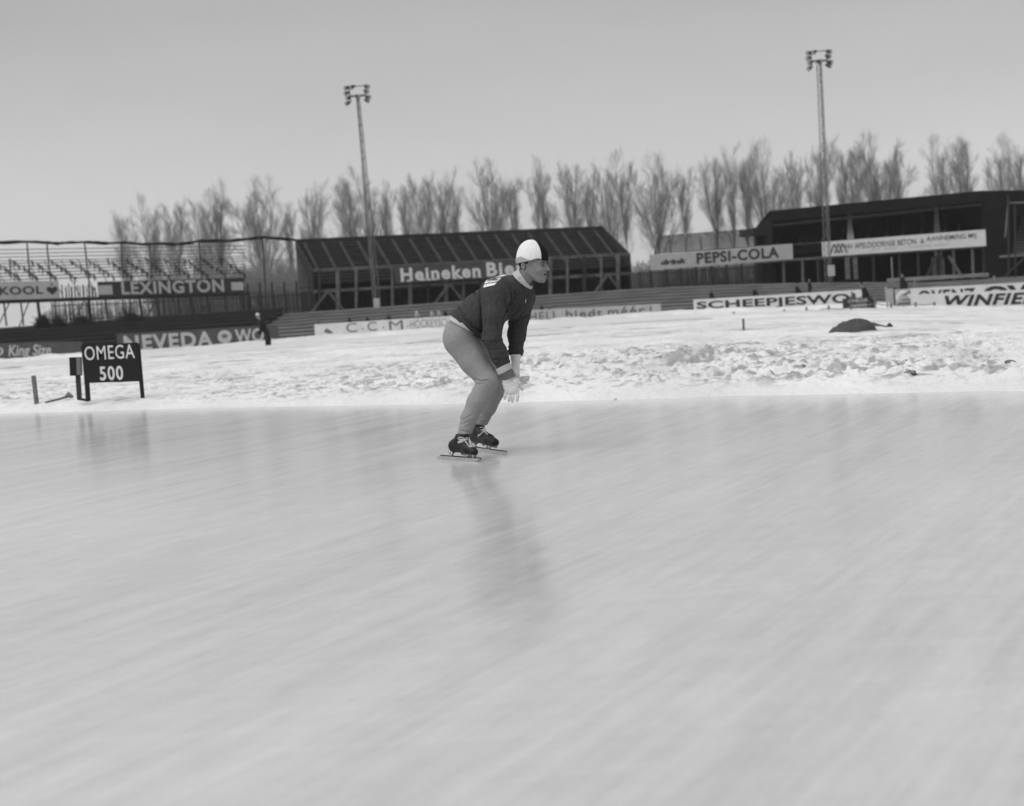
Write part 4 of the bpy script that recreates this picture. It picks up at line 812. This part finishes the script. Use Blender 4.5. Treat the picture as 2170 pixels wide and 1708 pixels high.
# ---- tights
g = Gd(ar(934, 1084, 1.35), ar(672, 932, 1.35), ar(-84, 114, 1.7))
a = smax(legN(g), plane(g, (982, 920.5, -16), (.08, 1, 0)), 1.2); b_ = smax(legF(g), plane(g, (1016, 900.5, 76), (-.1, 1, 0)), 1.2)
d = smin(a, b_, 6); pel = smax(smin(ell(g, (972, 712, -10), (33, 37, 44)), ell(g, (990, 706, 32), (34, 36, 40)), 12), -plane(g, (950, 678, 0), (-42, 71, 0)), 1.5); d = smin(d, pel, 10)
d = smax(d, -chain(g, [(1006, 806, -40, 1.3), (1018, 811, -50, 1.8), (1030, 808, -60, .8)], 1), 1.5); d = smin(d, chain(g, [(1010, 812, -40, 1.6), (1019, 816, -48, 1.6)], 1), 2.5)
for pts, wd, dep in (([(1008, 803), (1018, 808), (1031, 806)], 1.6, 2.2), ([(1006, 812), (1016, 814), (1026, 811)], 1.3, 1.6), ([(966, 910), (984, 913), (1000, 918)], 1.2, 1.5), ([(968, 902), (984, 898), (998, 888)], 1.4, 1.2), ([(972, 890), (986, 888), (1004, 876)], 1.4, .9), ([(1006, 890), (1018, 893), (1030, 892)], 1.2, 1.2), ([(955, 700), (975, 722), (1000, 742)], 4, .8), ([(1010, 722), (1024, 745), (1036, 775)], 4, .9)): d = fold(g, d, pts, wd, dep)
bot = 1/(1+np.exp(-(g.Y-880)/9)); d = d+.6*bot*wr(g, .25, .5, .1, 0)*wr(g, .1, -.15, .1, 1)
fit('tights', g, d, [TRO], person)
# ---- gloves, wrist bands
g = Gd(ar(1060, 1114, .75), ar(786, 858, .75), ar(-66, -28, .8)); d = hand_sdf(g); d = smax(d, -plane(g, (1080, 801.5, -50), (-9, -25.4, 0))*-1 if False else -plane(g, (1080, 801, -50), (.34, .94, 0)), .8)
d = d+.45*wr(g, -.28, .85, 0, 0)*(1/(1+np.exp((g.Y-828)/3))); fit('glove', g, d, [GLO], person)
g = Gd(ar(1076, 1126, .8), ar(748, 826, .8), ar(20, 74, .9)); d = hand2_sdf(g); d = smin(d, smax(cap(g, (1093, 750, 52), (1092.5, 764, 52), 11.6, 10), plane(g, (1093, 764, 52), (0, 1, 0)), 1), 2); d = smax(d, -plane(g, (1093, 751, 50), (0, 1, 0)), .8)
fit('glove', g, d, [GLO], person)
g = Gd(ar(1040, 1102, 1.), ar(756, 812, 1.), ar(-76, -32, 1.)); d0_ = chain(g, [(1063.5, 773, -54, 17.2), (1070, 785, -53, 16.6), (1080, 800, -51, 14.4)], 4)
A_ = (1062.3, 776.4, -54); N1 = (.47, .88, 0)
fit('wrist_band', g, smax(smax(d0_, -plane(g, (1066, 774.5, 0), N1), .6), plane(g, (1072.5, 787.3, 0), N1), .6), [BAND], person)
fit('wrist_band', g, smax(smax(d0_-(-1.2), -plane(g, (1072.5, 787, 0), N1), .6), plane(g, (1081, 801.5, 0), (.34, .94, 0)), .6), [BANDG], person)
# ---- collar
g = Gd(ar(1084, 1142, .8), ar(562, 622, .8), ar(-30, 38, .9)); n_ = np.array([.66, -.72, -.20]); n_ /= np.linalg.norm(n_); cc = (1111.5, 590.5, 4)
px, py, pz = g.X-cc[0], g.Y-cc[1], g.Z-cc[2]; hh = px*n_[0]+py*n_[1]+pz*n_[2]; rr = np.sqrt(np.maximum(px**2+py**2+pz**2-hh**2, 0)); al = (px*.7+py*.72)
R_ = 23.6+hh*-.25; thk = 5.6-al*.12; d = np.maximum(np.abs(rr-R_)-1.1, np.abs(hh+2+al*.07)-thk)
tab = cap(g, (1102, 588, -22), (1114, 609, -13), 4.6, 2.2); tab = smax(tab, np.abs(plane(g, (1107, 598, -19), (.35, -.2, -1)))-1.5, .8); d = smin(d, tab, 1.5)
fit('collar', g, d, [COLR], person)
# ---- cap
g = Gd(ar(1092, 1168, .85), ar(506, 566, .85), ar(-28, 36, .85)); h = headframe(g)
d = ell(h, (2.2, -6.5, 0), (35.2, 38.8, 28)); d = smin(d, ell(h, (-1.5, -20, 0), (25, 25.5, 20)), 6)
ln = np.where(h.X > 8, 1.6-6*np.sin(np.clip((h.X-8)/26, 0, 1)*math.pi*.6)*.9+0*h.Y, 1.6+(8-h.X)*.17+0*h.Y); ln = ln+np.clip(h.X-22, 0, 99)*.42
capd = smax(d, g.Y-PV[1]-(ln-4.4), 1.2); capd = smax(capd, -(ell(h, (.5, -6, 0), (31.5, 35.5, 25))), .6)
def hatmat(c_):
    x_, z_ = c_[:, 0]-PV[0], c_[:, 2]-4.; cc_, ss_ = math.cos(HY), math.sin(HY); Z = x_*ss_+z_*cc_; X = x_*cc_-z_*ss_; return (Z > 0-np.clip(X-3, 0, 40)*.68).astype(int)
fit('knitted_cap', g, capd, [HATW, HATD], person, hatmat)
d2 = smax(ell(h, (2.0, -6.0, 0), (36.3, 40, 29.0)), g.Y-PV[1]-(ln-3.6), 1.4); d2 = smax(d2, -(ell(h, (2, -6, 0), (33.5, 37, 26.5))), .6)
foldl = np.where(h.X < -16, -12+(h.X+26)*.0-(h.X+16)*.25, -12+(h.X+16)*.33)
d2 = smax(d2, -(g.Y-PV[1]-foldl), 1.2); d2 = smax(d2, h.Z-6, 1.)
fit('cap_fold', g, d2, [HATG], person)
# ---- boots with long blades
def boot(pre, W, pts_ankle, heel, ball, toe, solecut, tube, blade, posts, laces, bows):
    x0 = min(heel[0]-18, blade[0][0]); g = Gd(ar(heel[0]-20, toe[0]+16, .9), ar(pts_ankle[0][1]-6, toe[1]+14, .9), ar(min(W(heel[0]), W(toe[0]+8), pts_ankle[0][2])-22, max(W(heel[0]-8), W(toe[0]), pts_ankle[0][2])+22, 1.1))
    d = chain(g, [p_ for p_ in pts_ankle]+[(heel[0], heel[1], W(heel[0]), heel[2])], 4)
    d = smin(d, chain(g, [(heel[0], heel[1], W(heel[0]), heel[2]), (ball[0], ball[1], W(ball[0]), ball[2]), (toe[0], toe[1], W(toe[0]), toe[2])], 5), 6)
    d = smin(d, cap(g, pts_ankle[-1][:3], (ball[0]-2, ball[1]-2, W(ball[0])), pts_ankle[-1][3]*.85, ball[2]*.8), 6)
    for q_, n_ in solecut: d = smax(d, plane(g, q_, n_), 1.5)
    d = smax(d, -plane(g, (pts_ankle[0][0], pts_ankle[0][1], 0), (0, 1, 0)), 1)
    d = smax(d, -chain(g, [(heel[0]-4, heel[1]-5, W(heel[0])-heel[2]-1, .7), (heel[0]+16, heel[1]-1, W(heel[0]+16)-heel[2]-1, .7)], .5), .8)
    bt, vb = fit('skate_boot', g, d, [LEA], person); bv = BVHTree.FromPolygons([tuple(x) for x in vb], [tuple(p_.vertices) for p_ in bt.data.polygons])
    def front(x_, y_, l=.8):
        h_ = bv.ray_cast(Vector((x_, y_, -300)), Vector((0, 0, 1)))
        if not h_[0]: h_ = bv.find_nearest(Vector((x_, y_, W(x_)-12)))
        return mp(x_, y_, h_[0].z-l)
    mb = MB()
    for c_ in laces: mb.tube([front(*p_) for p_ in c_], .0036, 5)
    mb.build('lace', LACE, bt)
    mb = MB()
    for c_ in bows: mb.tube([front(*p_, 2.2) for p_ in c_], .0042, 5)
    mb.build('lace', LACE, bt)
    # sole plates under heel and ball
    mb = MB(); 
    for (xa, ya, xb, yb, rr_) in posts['plates']: mb.tube([mp(xa, ya, W(xa)), mp(xa*.5+xb*.5, ya*.5+yb*.5, W((xa+xb)/2)), mp(xb, yb, W(xb))], [.010, rr_, .010], 10)
    mb.build('sole', SOLE, bt, True)
    for (xa, ya, xb, yb) in posts['posts']: MB().tube([mp(xa, ya, W(xa)), mp(lerp(xa, xb, .6), lerp(ya, yb, .6), W(xa)), mp(xb, yb, W(xb))], [.016, .009, .010], 10).build('cup', STL, bt, True)
    (tx0, ty0), (tx1, ty1) = tube; MB().tube([mp(tx0, ty0, W(tx0)), mp(tx0+2, ty0+.2, W(tx0+2)), mp(tx1-3, ty1-.3, W(tx1-3)), mp(tx1, ty1, W(tx1))], [.002, .0065, .0065, .002], 10).build('blade_tube', M['dsteel'], bt, True)
    (hx, hy), (qx, qy) = blade; a0 = G(hx, hy, .0015); a1 = G(qx, qy, .0015); n = 14; side = (a1-a0).cross(Vector((0, 0, 1))).normalized()*.0007; tb0 = mp(tx0, ty0, W(tx0)); tb1 = mp(tx1, ty1, W(tx1)); vs = []; fs = []
    for i in range(n+1):
        t = i/n; lo = lerp(a0, a1, t)+Vector((0, 0, .022*max(0, (t-.90)/.10)**2+.006*max(0, (.06-t)/.06)**2)); hi = lerp(a0, a1, t); hi = Vector((hi.x, hi.y, lerp(tb0.z, tb1.z, t)))
        if t < .08: hi.z = lerp(lo.z+.008, hi.z, t/.08)
        vs += [lo-side, lo+side, hi+side, hi-side]
    for i in range(n):
        k = i*4
        for a, b in ((0, 1), (1, 2), (2, 3), (3, 0)): fs.append((k+a, k+b, k+4+b, k+4+a))
    fs += [(3, 2, 1, 0), (n*4, n*4+1, n*4+2, n*4+3)]; po = parent_off(bt); link('blade', [v_-po for v_ in vs], fs, STL, bt)
# near boot
boot(0, wN, [(981, 919.5, -56, 14.5), (978, 932, -57, 13.8)], (964, 944.5, 12.8), (992, 952, 11.2), (1004.5, 957.5, 8.8), [((980, 960.8, 0), (-.15, 1, 0))],
     ((933, 965.3), (1020.5, 971.8)), ((925.7, 972.6), (1017.5, 978.3)), dict(plates=[(952, 956.5, 962, 958, .013), (979, 961, 1008, 965, .014)], posts=[(954.5, 955, 955.5, 966.5), (959.5, 957, 957.5, 966.5), (987, 958, 986, 968.5), (993, 960, 988.5, 968.7), (1004, 963, 1003.5, 970)]),
     [[(987, 937), (989.5, 939), (991, 938.2)], [(989, 940.2), (992, 942.2), (994, 941.5)], [(991.2, 943.2), (995, 945.2), (997, 944.4)], [(993.5, 946), (998, 947.4), (999.5, 946.6)], [(985, 934.5), (987.5, 936.5), (989, 935.8)], [(993, 932), (996, 940), (1001, 947.5)]],
     [[(988, 931), (980, 927.5), (973, 926.5), (970.5, 929), (973, 931.5), (979, 931), (986, 931.5)], [(988, 931), (982, 934), (975, 935), (970.5, 937.5), (971.5, 939.5)], [(987, 932), (980, 936), (973, 938.5)], [(988, 928), (991, 927.5), (992, 931), (988, 932.5)], [(984, 931), (978, 932.5), (971, 936)]])
boot(1, wF, [(1014, 900, 88, 12.8), (1013.5, 913, 89, 13.2)], (1008, 925, 12.4), (1037, 932.5, 11.6), (1048.8, 937.8, 9.0), [((1030, 942.5, 0), (-.17, 1, 0))],
     ((1006, 947.6), (1074.5, 957.6)), ((1003, 955.6), (1077, 965.3)), dict(plates=[(1024, 941.8, 1052, 946, .012), (1000, 937.5, 1010, 939, .012)], posts=[(1031.5, 943, 1031.5, 951), (1037.5, 944, 1036, 951.5), (1006, 938, 1008, 946.5)]),
     [[(1024, 908), (1028, 915), (1033, 921)]], [[(1026.5, 907.5), (1021, 905), (1017, 906)], [(1027, 909), (1024.5, 915), (1019, 920), (1013.5, 922.5), (1013, 926)], [(1026, 911), (1021, 918), (1014.5, 924)], [(1027, 909), (1029, 913), (1028, 917)], [(1026, 909), (1022, 911.5), (1019, 911)]])

# ------------------------------------------------------------------ small far figures
def figure(label, px, yfoot, hpx, Y_, pose, tones, group=None):
    """a small person modelled in metres: u to the right, v up, w away"""
    s = Y_/F; B = V(px, yfoot, Y_); k = hpx*s/1.0
    J = dict(
        skate=dict(hip=(-.12, .52), kn=(.10, .30), an=(-.02, .04), kn2=(-.02, .30), an2=(-.16, .05), ch=(.06, .80), nk=(.08, .86), hd=(.03, .93), el=(-.02, .62), ha=(-.08, .52), r=.058),
        sit=dict(hip=(0, .32), kn=(.16, .33), an=(.16, .04), kn2=(.10, .34), an2=(.10, .04), ch=(.02, .68), nk=(.02, .80), hd=(.03, .91), el=(.13, .52), ha=(.20, .40), r=.08),
        lean=dict(hip=(.16, .42), kn=(.22, .24), an=(.22, .03), kn2=(.14, .24), an2=(.12, .03), ch=(.02, .74), nk=(-.02, .84), hd=(-.06, .93), el=(.02, .56), ha=(-.04, .42), r=.062),
        stand=dict(hip=(0, .52), kn=(.02, .28), an=(.02, .03), kn2=(-.03, .28), an2=(-.04, .03), ch=(0, .76), nk=(0, .85), hd=(.01, .93), el=(.06, .62), ha=(.08, .48), r=.055))[pose]
    g = Gd(ar(-.34, .36, .014), ar(-.02, 1.04, .014), ar(-.26, .26, .016)); r_ = J['r']
    def c3(n, w_): return (J[n][0], J[n][1], w_)
    def limb(n1, n2, n3, w_, ra, rb, o=0.): return chain(g, [(*c3(n1, w_), ra+o), (*c3(n2, w_*1.15), (ra+rb)/2+o), (*c3(n3, w_), rb+o)], .02)
    head = smin(ell(g, c3('hd', 0), (.052, .066, .046)), cap(g, c3('hd', 0), c3('nk', 0), .03, .035), .02); head = smin(head, cap(g, (J['hd'][0]+.045, J['hd'][1]-.005, 0), (J['hd'][0]+.055, J['hd'][1]-.015, 0), .01, .012), .01)
    tor = smin(cap(g, c3('hip', 0), c3('ch', 0), r_*1.3, r_*1.45), cap(g, (J['ch'][0], J['ch'][1], -.08), (J['ch'][0], J['ch'][1], .08), r_, r_), .04)
    legs = smin(limb('hip', 'kn', 'an', -.055, r_*1.15, r_*.6), limb('hip', 'kn2', 'an2', .055, r_*1.15, r_*.6), .02)
    arms = smin(limb('ch', 'el', 'ha', -.12, r_*.75, r_*.45), limb('ch', 'el', 'ha', .12, r_*.75, r_*.45), .01)
    an = [smin(cap(g, c3('an', -.055), (J['an'][0]+.09, .02, -.055), .028, .024), cap(g, c3('an2', .055), (J['an2'][0]+.09, .02, .055), .028, .024), .01)][0]
    def out_(name, d_, mats, par, mf=None):
        v_, q_ = nets(g, d_)
        q_ = q_; wv_ = np.stack([v_[:, 0]*k, v_[:, 2]*k, v_[:, 1]*k], 1)
        q_ = q_[:, ::-1]; i_ = mf(v_[q_].mean(1)) if mf else None
        return link_np(name, wv_, q_, mats, par, i_)
    all_ = smin(smin(smin(head, tor+.012, .02), legs+.008, .02), smin(arms+.006, an, .01), .015)
    b = out_('person', all_, [SK, LEA], None, lambda c_: (c_[:, 1] < .06).astype(int)); b.location = B; tag(b, label, 'person', group)
    out_('coat', smax(smin(tor, arms, .02), plane(g, (0, .995, 0), (0, 1, 0)), .01), [tones[0]], b)
    out_('trousers', smax(legs, -plane(g, (0, .06, 0), (0, 1, 0)), .01), [tones[1]], b)
    hat = smax(ell(g, (J['hd'][0], J['hd'][1]+.008, 0), (.060, .070, .054)), -(g.Y-(J['hd'][1]+.0)+.6*(g.X-J['hd'][0])), .008); out_('cap', hat, [tones[2]], b)
    return b
DK = mat('dark_cloth', .022, .95, .1, .2, 30); MD = mat('mid_cloth', .12, .95, .1, .2, 30); LT = mat('light_cloth', .4, .95, .1, .1, 30); BR = mat('bright_cap', .6, .9, .1)
figure('distant skater bent forward in dark clothes and white cap on the far lane', 556, 739, 76, 56, 'lean', (DK, DK, BR))
SG = 'spectators on the far terrace'
figure('dark seated spectator above the first letters of the SCHEEPJESWOL board', 1508, 646, 34, 65, 'sit', (DK, DK, DK), SG)
figure('dark seated spectator above the middle of the SCHEEPJESWOL board', 1600, 641, 35, 65, 'sit', (DK, DK, DK), SG)
figure('dark seated spectator above the second S of the SCHEEPJESWOL board', 1690, 635, 36, 65, 'sit', (DK, DK, DK), SG)
figure('standing spectator with a pale collar below the right floodlight mast', 1717, 633, 42, 65, 'stand', (DK, DK, MD), SG)
figure('large dark hooded spectator seated above the poster', 1913, 624, 46, 64.6, 'sit', (DK, DK, DK), SG)
figure('dark figure leaning over the lap board table', 1832, 660, 62, 58.5, 'lean', (DK, DK, DK))
figure('dark figure crouching at the right end of the lap board table', 1845, 658, 36, 58.6, 'sit', (DK, DK, MD))
figure('person whose dark head shows just above the far lap board', 1806, 660, 42, 58.9, 'sit', (MD, DK, DK))
figure('person standing beside the post left of the poster', 1897, 654, 44, 59.5, 'stand', (MD, DK, DK))
for x_, y_, h_, c_, lb in ((676, 700, 22, DK, 'at the left corner of the CCM board'), (741, 694, 25, DK, 'above the first C of the CCM board'), (779, 692, 25, DK, 'above the M of the CCM board'), (822, 684, 30, MD, 'in mid grey, right of the mast foot'), (884, 684, 31, LT, 'in a pale coat above the hockey lettering'), (916, 682, 28, LT, 'in a pale coat, left one of a pair near the skater hip'), (931, 681, 28, LT, 'in a pale coat, right one of a pair near the skater hip'), (944, 680, 26, DK, 'in dark clothes close behind the skater back'), (1148, 668, 26, DK, 'in dark clothes right of the skater chest'), (1164, 668, 26, MD, 'in mid grey right of the skater arm')):
    figure('small seated spectator '+lb, x_, y_, h_, 65, 'sit', (c_, DK, DK if c_ is not LT else MD), SG)

# ------------------------------------------------------------------ things on the snow
def gz(x_, y_):                       # the snow point seen at a pixel
    d = ray(x_, y_)
    lo, hi = 10., 62.
    ts = np.linspace(lo, hi, 1500); X = d.x/d.y*ts; Z = CH+d.z/d.y*ts; S_ = snowz(X, ts); i = np.argmax(Z <= S_)
    if Z[i] > S_[i]: i = 1499
    return Vector((X[i], ts[i], S_[i]))
# near lap board
a, b_ = gz(187.5, 849), gz(303.5, 849); Yl, Yr = a.y, b_.y
Yl = Yr = (a.y+b_.y)/2
e_ = empty('lap_board', V(187.5, 848, Yl), 'black lap board reading OMEGA 500 on two posts in the snow', 'lap board'); e_.location.z = a.z
p = Panel(179, 731.5, 812, 298.5, 725, 808, Yl, Yr); p.body(e_, M['signblack'], .03)
p.text(e_, 'OMEGA', .05, .935, .60, .965, M['lwhite'], .005, 0, 1.08, off=.004); p.text(e_, '500', .285, .70, .055, .425, M['lwhite'], .022, 0, 1.15, off=.004)
for (xt, yt, xb, yb) in ((179, 738, 187, 850), (292.5, 728, 303, 849)):
    MB().beam(V(xb, yb, Yl+.03), V(xt, yt, Yl+.04), .048, .05).build('post', M['signblack'], e_)
e_ = empty('battery_box', gz(168, 845), 'narrow black box on a post left of the near lap board', 'equipment box')
MB().beam(V(168.5, 846, Yl+.2), V(165, 790, Yl+.2), .055).build('post', M['dsteel'], e_); MB().beam(V(161.5, 796, Yl+.18), V(160, 757, Yl+.18), .10, .14).build('box', M['signblack'], e_); MB().beam(V(167.5, 794, Yl+.14), V(166, 758, Yl+.14), .03, .05).build('lid', M['steel'], e_)
MB().beam(V(166, 845, Yl+.1), V(187, 848.5, Yl), .03, .03).build('cable', M['signblack'], e_)
q0 = gz(78, 856); mb = MB(); mb.beam(q0-Vector((0, 0, .1)), V(71, 796, q0.y), .05); o = mb.build('stake', M['stake']); tag(o, 'slanting grey wooden stake in the snow at the left edge', 'stake')
q0, q1 = gz(97, 856), gz(146, 847); mb = MB(); mb.tube([q0+Vector((0, 0, .02)), lerp(q0, q1, .6)+Vector((0, 0, .03)), q1+Vector((0, 0, .05))], [.012, .016, .02], 6); mb.tube([q1+Vector((-.05, 0, .03)), q1+Vector((0, 0, .07)), q1+Vector((.06, 0, .03))], [.02, .045, .02], 7); o = mb.build('broom', M['stake']); tag(o, 'worn broom lying on the snow left of the near lap board', 'broom')
# dark tarpaulin heap
def heap():
    a = gz(1753, 706); b = gz(1858, 700); L = (b-a).length; c0_ = a; e_ = None; ax = (b-a).normalized(); dp = Vector((-ax.y, ax.x, 0)); nu, nv = 60, 20; vs = []; fs = []
    prof = [(0, 0), (.05, .22), (.12, .42), (.25, .60), (.4, .80), (.52, .95), (.65, 1.0), (.8, .86), (.9, .62), (.96, .34), (1.0, .10)]
    px_ = [q[0] for q in prof]; py_ = [q[1] for q in prof]; H_ = 27*a.y/F
    for i in range(nu+1):
        t = i/nu; h = np.interp(t, px_, py_)*H_
        for j in range(nv+1):
            s_ = j/nv; wdt = .75*math.sin(math.pi*min(1, t*1.02)**.8)**.5+.02; z = h*math.sin(math.pi*s_)**.55*(1+.10*(vn(np.array([t*7.]), np.array([s_*5.]), 3)[0]-.5)); q = a+ax*L*t+dp*(s_-.15)*wdt
            gz_ = float(snowz(q.x, q.y)); vs.append(Vector((q.x, q.y, gz_-.01+z)))
    for i in range(nu):
        for j in range(nv): k = i*(nv+1)+j; fs.append((k, k+nv+1, k+nv+2, k+1))
    o = link('tarpaulin', [v-a for v in vs], fs, M['tarp'], smooth=True); o.location = a; tag(o, 'dark crumpled tarpaulin heap lying on the snow at the right', 'tarpaulin')
    q0, q1 = gz(1850, 690), gz(1878, 693); mb = MB(); mb.tube([q0+Vector((-.1, 0, .03)), q0+Vector((0, 0, .03)), lerp(q0, q1, .5)+Vector((0, 0, .015)), q1+Vector((0, 0, .005))], [.06, .035, .022, .012], 6)
    mb.tube([gz(1885, 693)+Vector((-.05, 0, .01)), gz(1885, 693)+Vector((0, 0, .05)), gz(1885, 693)+Vector((.06, 0, .01))], [.02, .04, .02], 6); t_ = mb.build('loose_end', M['tarp'], o)
heap()
# far lap board
e_ = empty('lap_board', V(1784, 665, 58), 'small dark lap board reading OMEGA 5000 on a table in front of the white board', 'lap board')
p = Panel(1788, 633, 655, 1848, 628, 652, 58, 58); p.body(e_, M['dark'], .04); p.text(e_, 'OMEGA', .16, .86, .56, .90, M['lgrey'], .02); p.text(e_, '5000', .24, .82, .10, .42, M['lgrey'], .02)
p.posts(e_, [.02, .32, .7, .97], .35, M['dsteel'], .05)
# little fence of stakes with a rope
e_ = empty('rope_fence', V(1555, 680, 57), 'low rope fence on thin stakes in front of the SCHEEPJESWOL board', 'fence'); tops = []
for x_, y0, y1 in ((1460, 684, 672), (1555, 677, 661), (1662, 669, 656), (1709, 666, 651), (1756, 661, 647), (1803, 659, 646), (1854, 653, 634), (1888, 652, 640), (1940, 650, 640), (1980, 648, 640)):
    MB().beam(V(x_+.5, y0, 56), V(x_, y1, 56), .07).build('stake', M['steel'], e_); tops.append(V(x_, lerp(y1, y0, .45), 56))
mb = MB()
for a, b_ in zip(tops[:-1], tops[1:]): mb.tube([a, lerp(a, b_, .5)-Vector((0, 0, .05)), b_], .018, 5)
mb.build('rope', M['steel'], e_)
q0 = gz(1576, 700); mb = MB(); mb.beam(q0-Vector((0, 0, .1)), V(1575, 675, q0.y), .045); o = mb.build('stake', M['stake']); tag(o, 'single thin stake standing in the snow in front of the rope fence', 'stake')
e_ = empty('sign_post', V(1884, 655, 58), 'pair of thin posts with a pale pennant left of the poster', 'post')
MB().beam(V(1895, 652, 58), V(1889, 545, 58), .05).build('post', M['steel'], e_); MB().beam(V(1881, 652, 58.2), V(1877, 608, 58.2), .07).build('post', M['light'], e_)
MB().beam(V(1888, 640, 57.9), V(1886, 612, 57.9), .10, .2).build('pennant', M['light'], e_)
# snow clods, dark with dirt, lying about
cl = 'dirty snow clods and turf lumps on the churned bank'
CD = [(560, 790, 5, 'M'), (586, 788, 4, 'M'), (635, 787, 6, 'L'), (820, 700, 0, 'x')]
def clod(label, x_, y_, rpx, tone, group=None):
    q = gz(x_, y_); r_ = rpx*q.y/F; r2 = np.random.default_rng(int(x_*7+y_)); vs = []; fs = []; nu, nv = 14, 8
    for j in range(nv+1):
        th = math.pi*j/nv
        for i in range(nu):
            ph = 2*math.pi*i/nu; rr_ = r_*(1+.8*(r2.random()-.5)); vs.append((rr_*1.25*math.sin(th)*math.cos(ph), rr_*math.sin(th)*math.sin(ph), rr_*.75*math.cos(th)))
    for j in range(nv):
        for i in range(nu): k = j*nu+i; k2 = j*nu+(i+1) % nu; fs.append((k, k+nu, k2+nu, k2))
    o = link('snow_clod', vs, fs, tone, smooth=True); o.location = q+Vector((0, 0, -r_*.30)); o.scale = (1, 1, .75); tag(o, label, 'clod', group)
DIRT = mat('dirty_snow', .20, .9, .1, .5, 20); DIRT2 = mat('grey_snow', .42, .9, .1, .4, 14)
for x_, y_, r_, tn, lb in ((1700, 775, 6, DIRT, 'dark clod on the bank below the tarpaulin'), (1930, 791, 9, DIRT, 'large dark clod low on the bank below the WINFIELD board'), (2030, 705, 7, DIRT2, 'grey clod high on the bank below the WINFIELD board'), (2070, 748, 8, DIRT2, 'grey clod on the bank near the right edge'), (1396, 757, 6, DIRT, 'dark hollow lump on top of the shovelled heap'), (667, 797, 5, DIRT2, 'grey clod on the left bank, left one of two'), (694, 786, 5, DIRT2, 'grey clod on the left bank, right one of two'), (1206, 695, 5, DIRT2, 'small clod on the smooth snow below the SHELL board'), (1305, 846, 3, DIRT2, 'flat grey clod at the edge of the ice'), (640, 697, 7, DIRT2, 'grey lump on the far snow left of the CCM board'), (2140, 768, 9, DIRT, 'dark clod at the right picture edge')):
    clod(lb, x_, y_, r_, tn)

# ------------------------------------------------------------------ winter haze
hm = bpy.data.materials.new('haze'); hm.use_nodes = True; n = hm.node_tree; n.nodes.remove(n.nodes['Principled BSDF'])
pv = n.nodes.new('ShaderNodeVolumePrincipled'); pv.inputs['Color'].default_value = (.97, .97, .97, 1); pv.inputs['Density'].default_value = .0005; pv.inputs['Anisotropy'].default_value = .3
n.links.new(pv.outputs[0], n.nodes['Material Output'].inputs['Volume'])
x0, x1, y0_, y1_, z0, z1 = -430, 430, -130, 640, -4.5, 24
o = link('haze', [(x, y, z) for z in (z0, z1) for x, y in ((x0, y0_), (x1, y0_), (x1, y1_), (x0, y1_))], [(0, 3, 2, 1), (4, 5, 6, 7), (0, 1, 5, 4), (1, 2, 6, 5), (2, 3, 7, 6), (3, 0, 4, 7)], hm)
tag(o, 'thin winter haze over the whole rink', 'haze', kind='stuff')
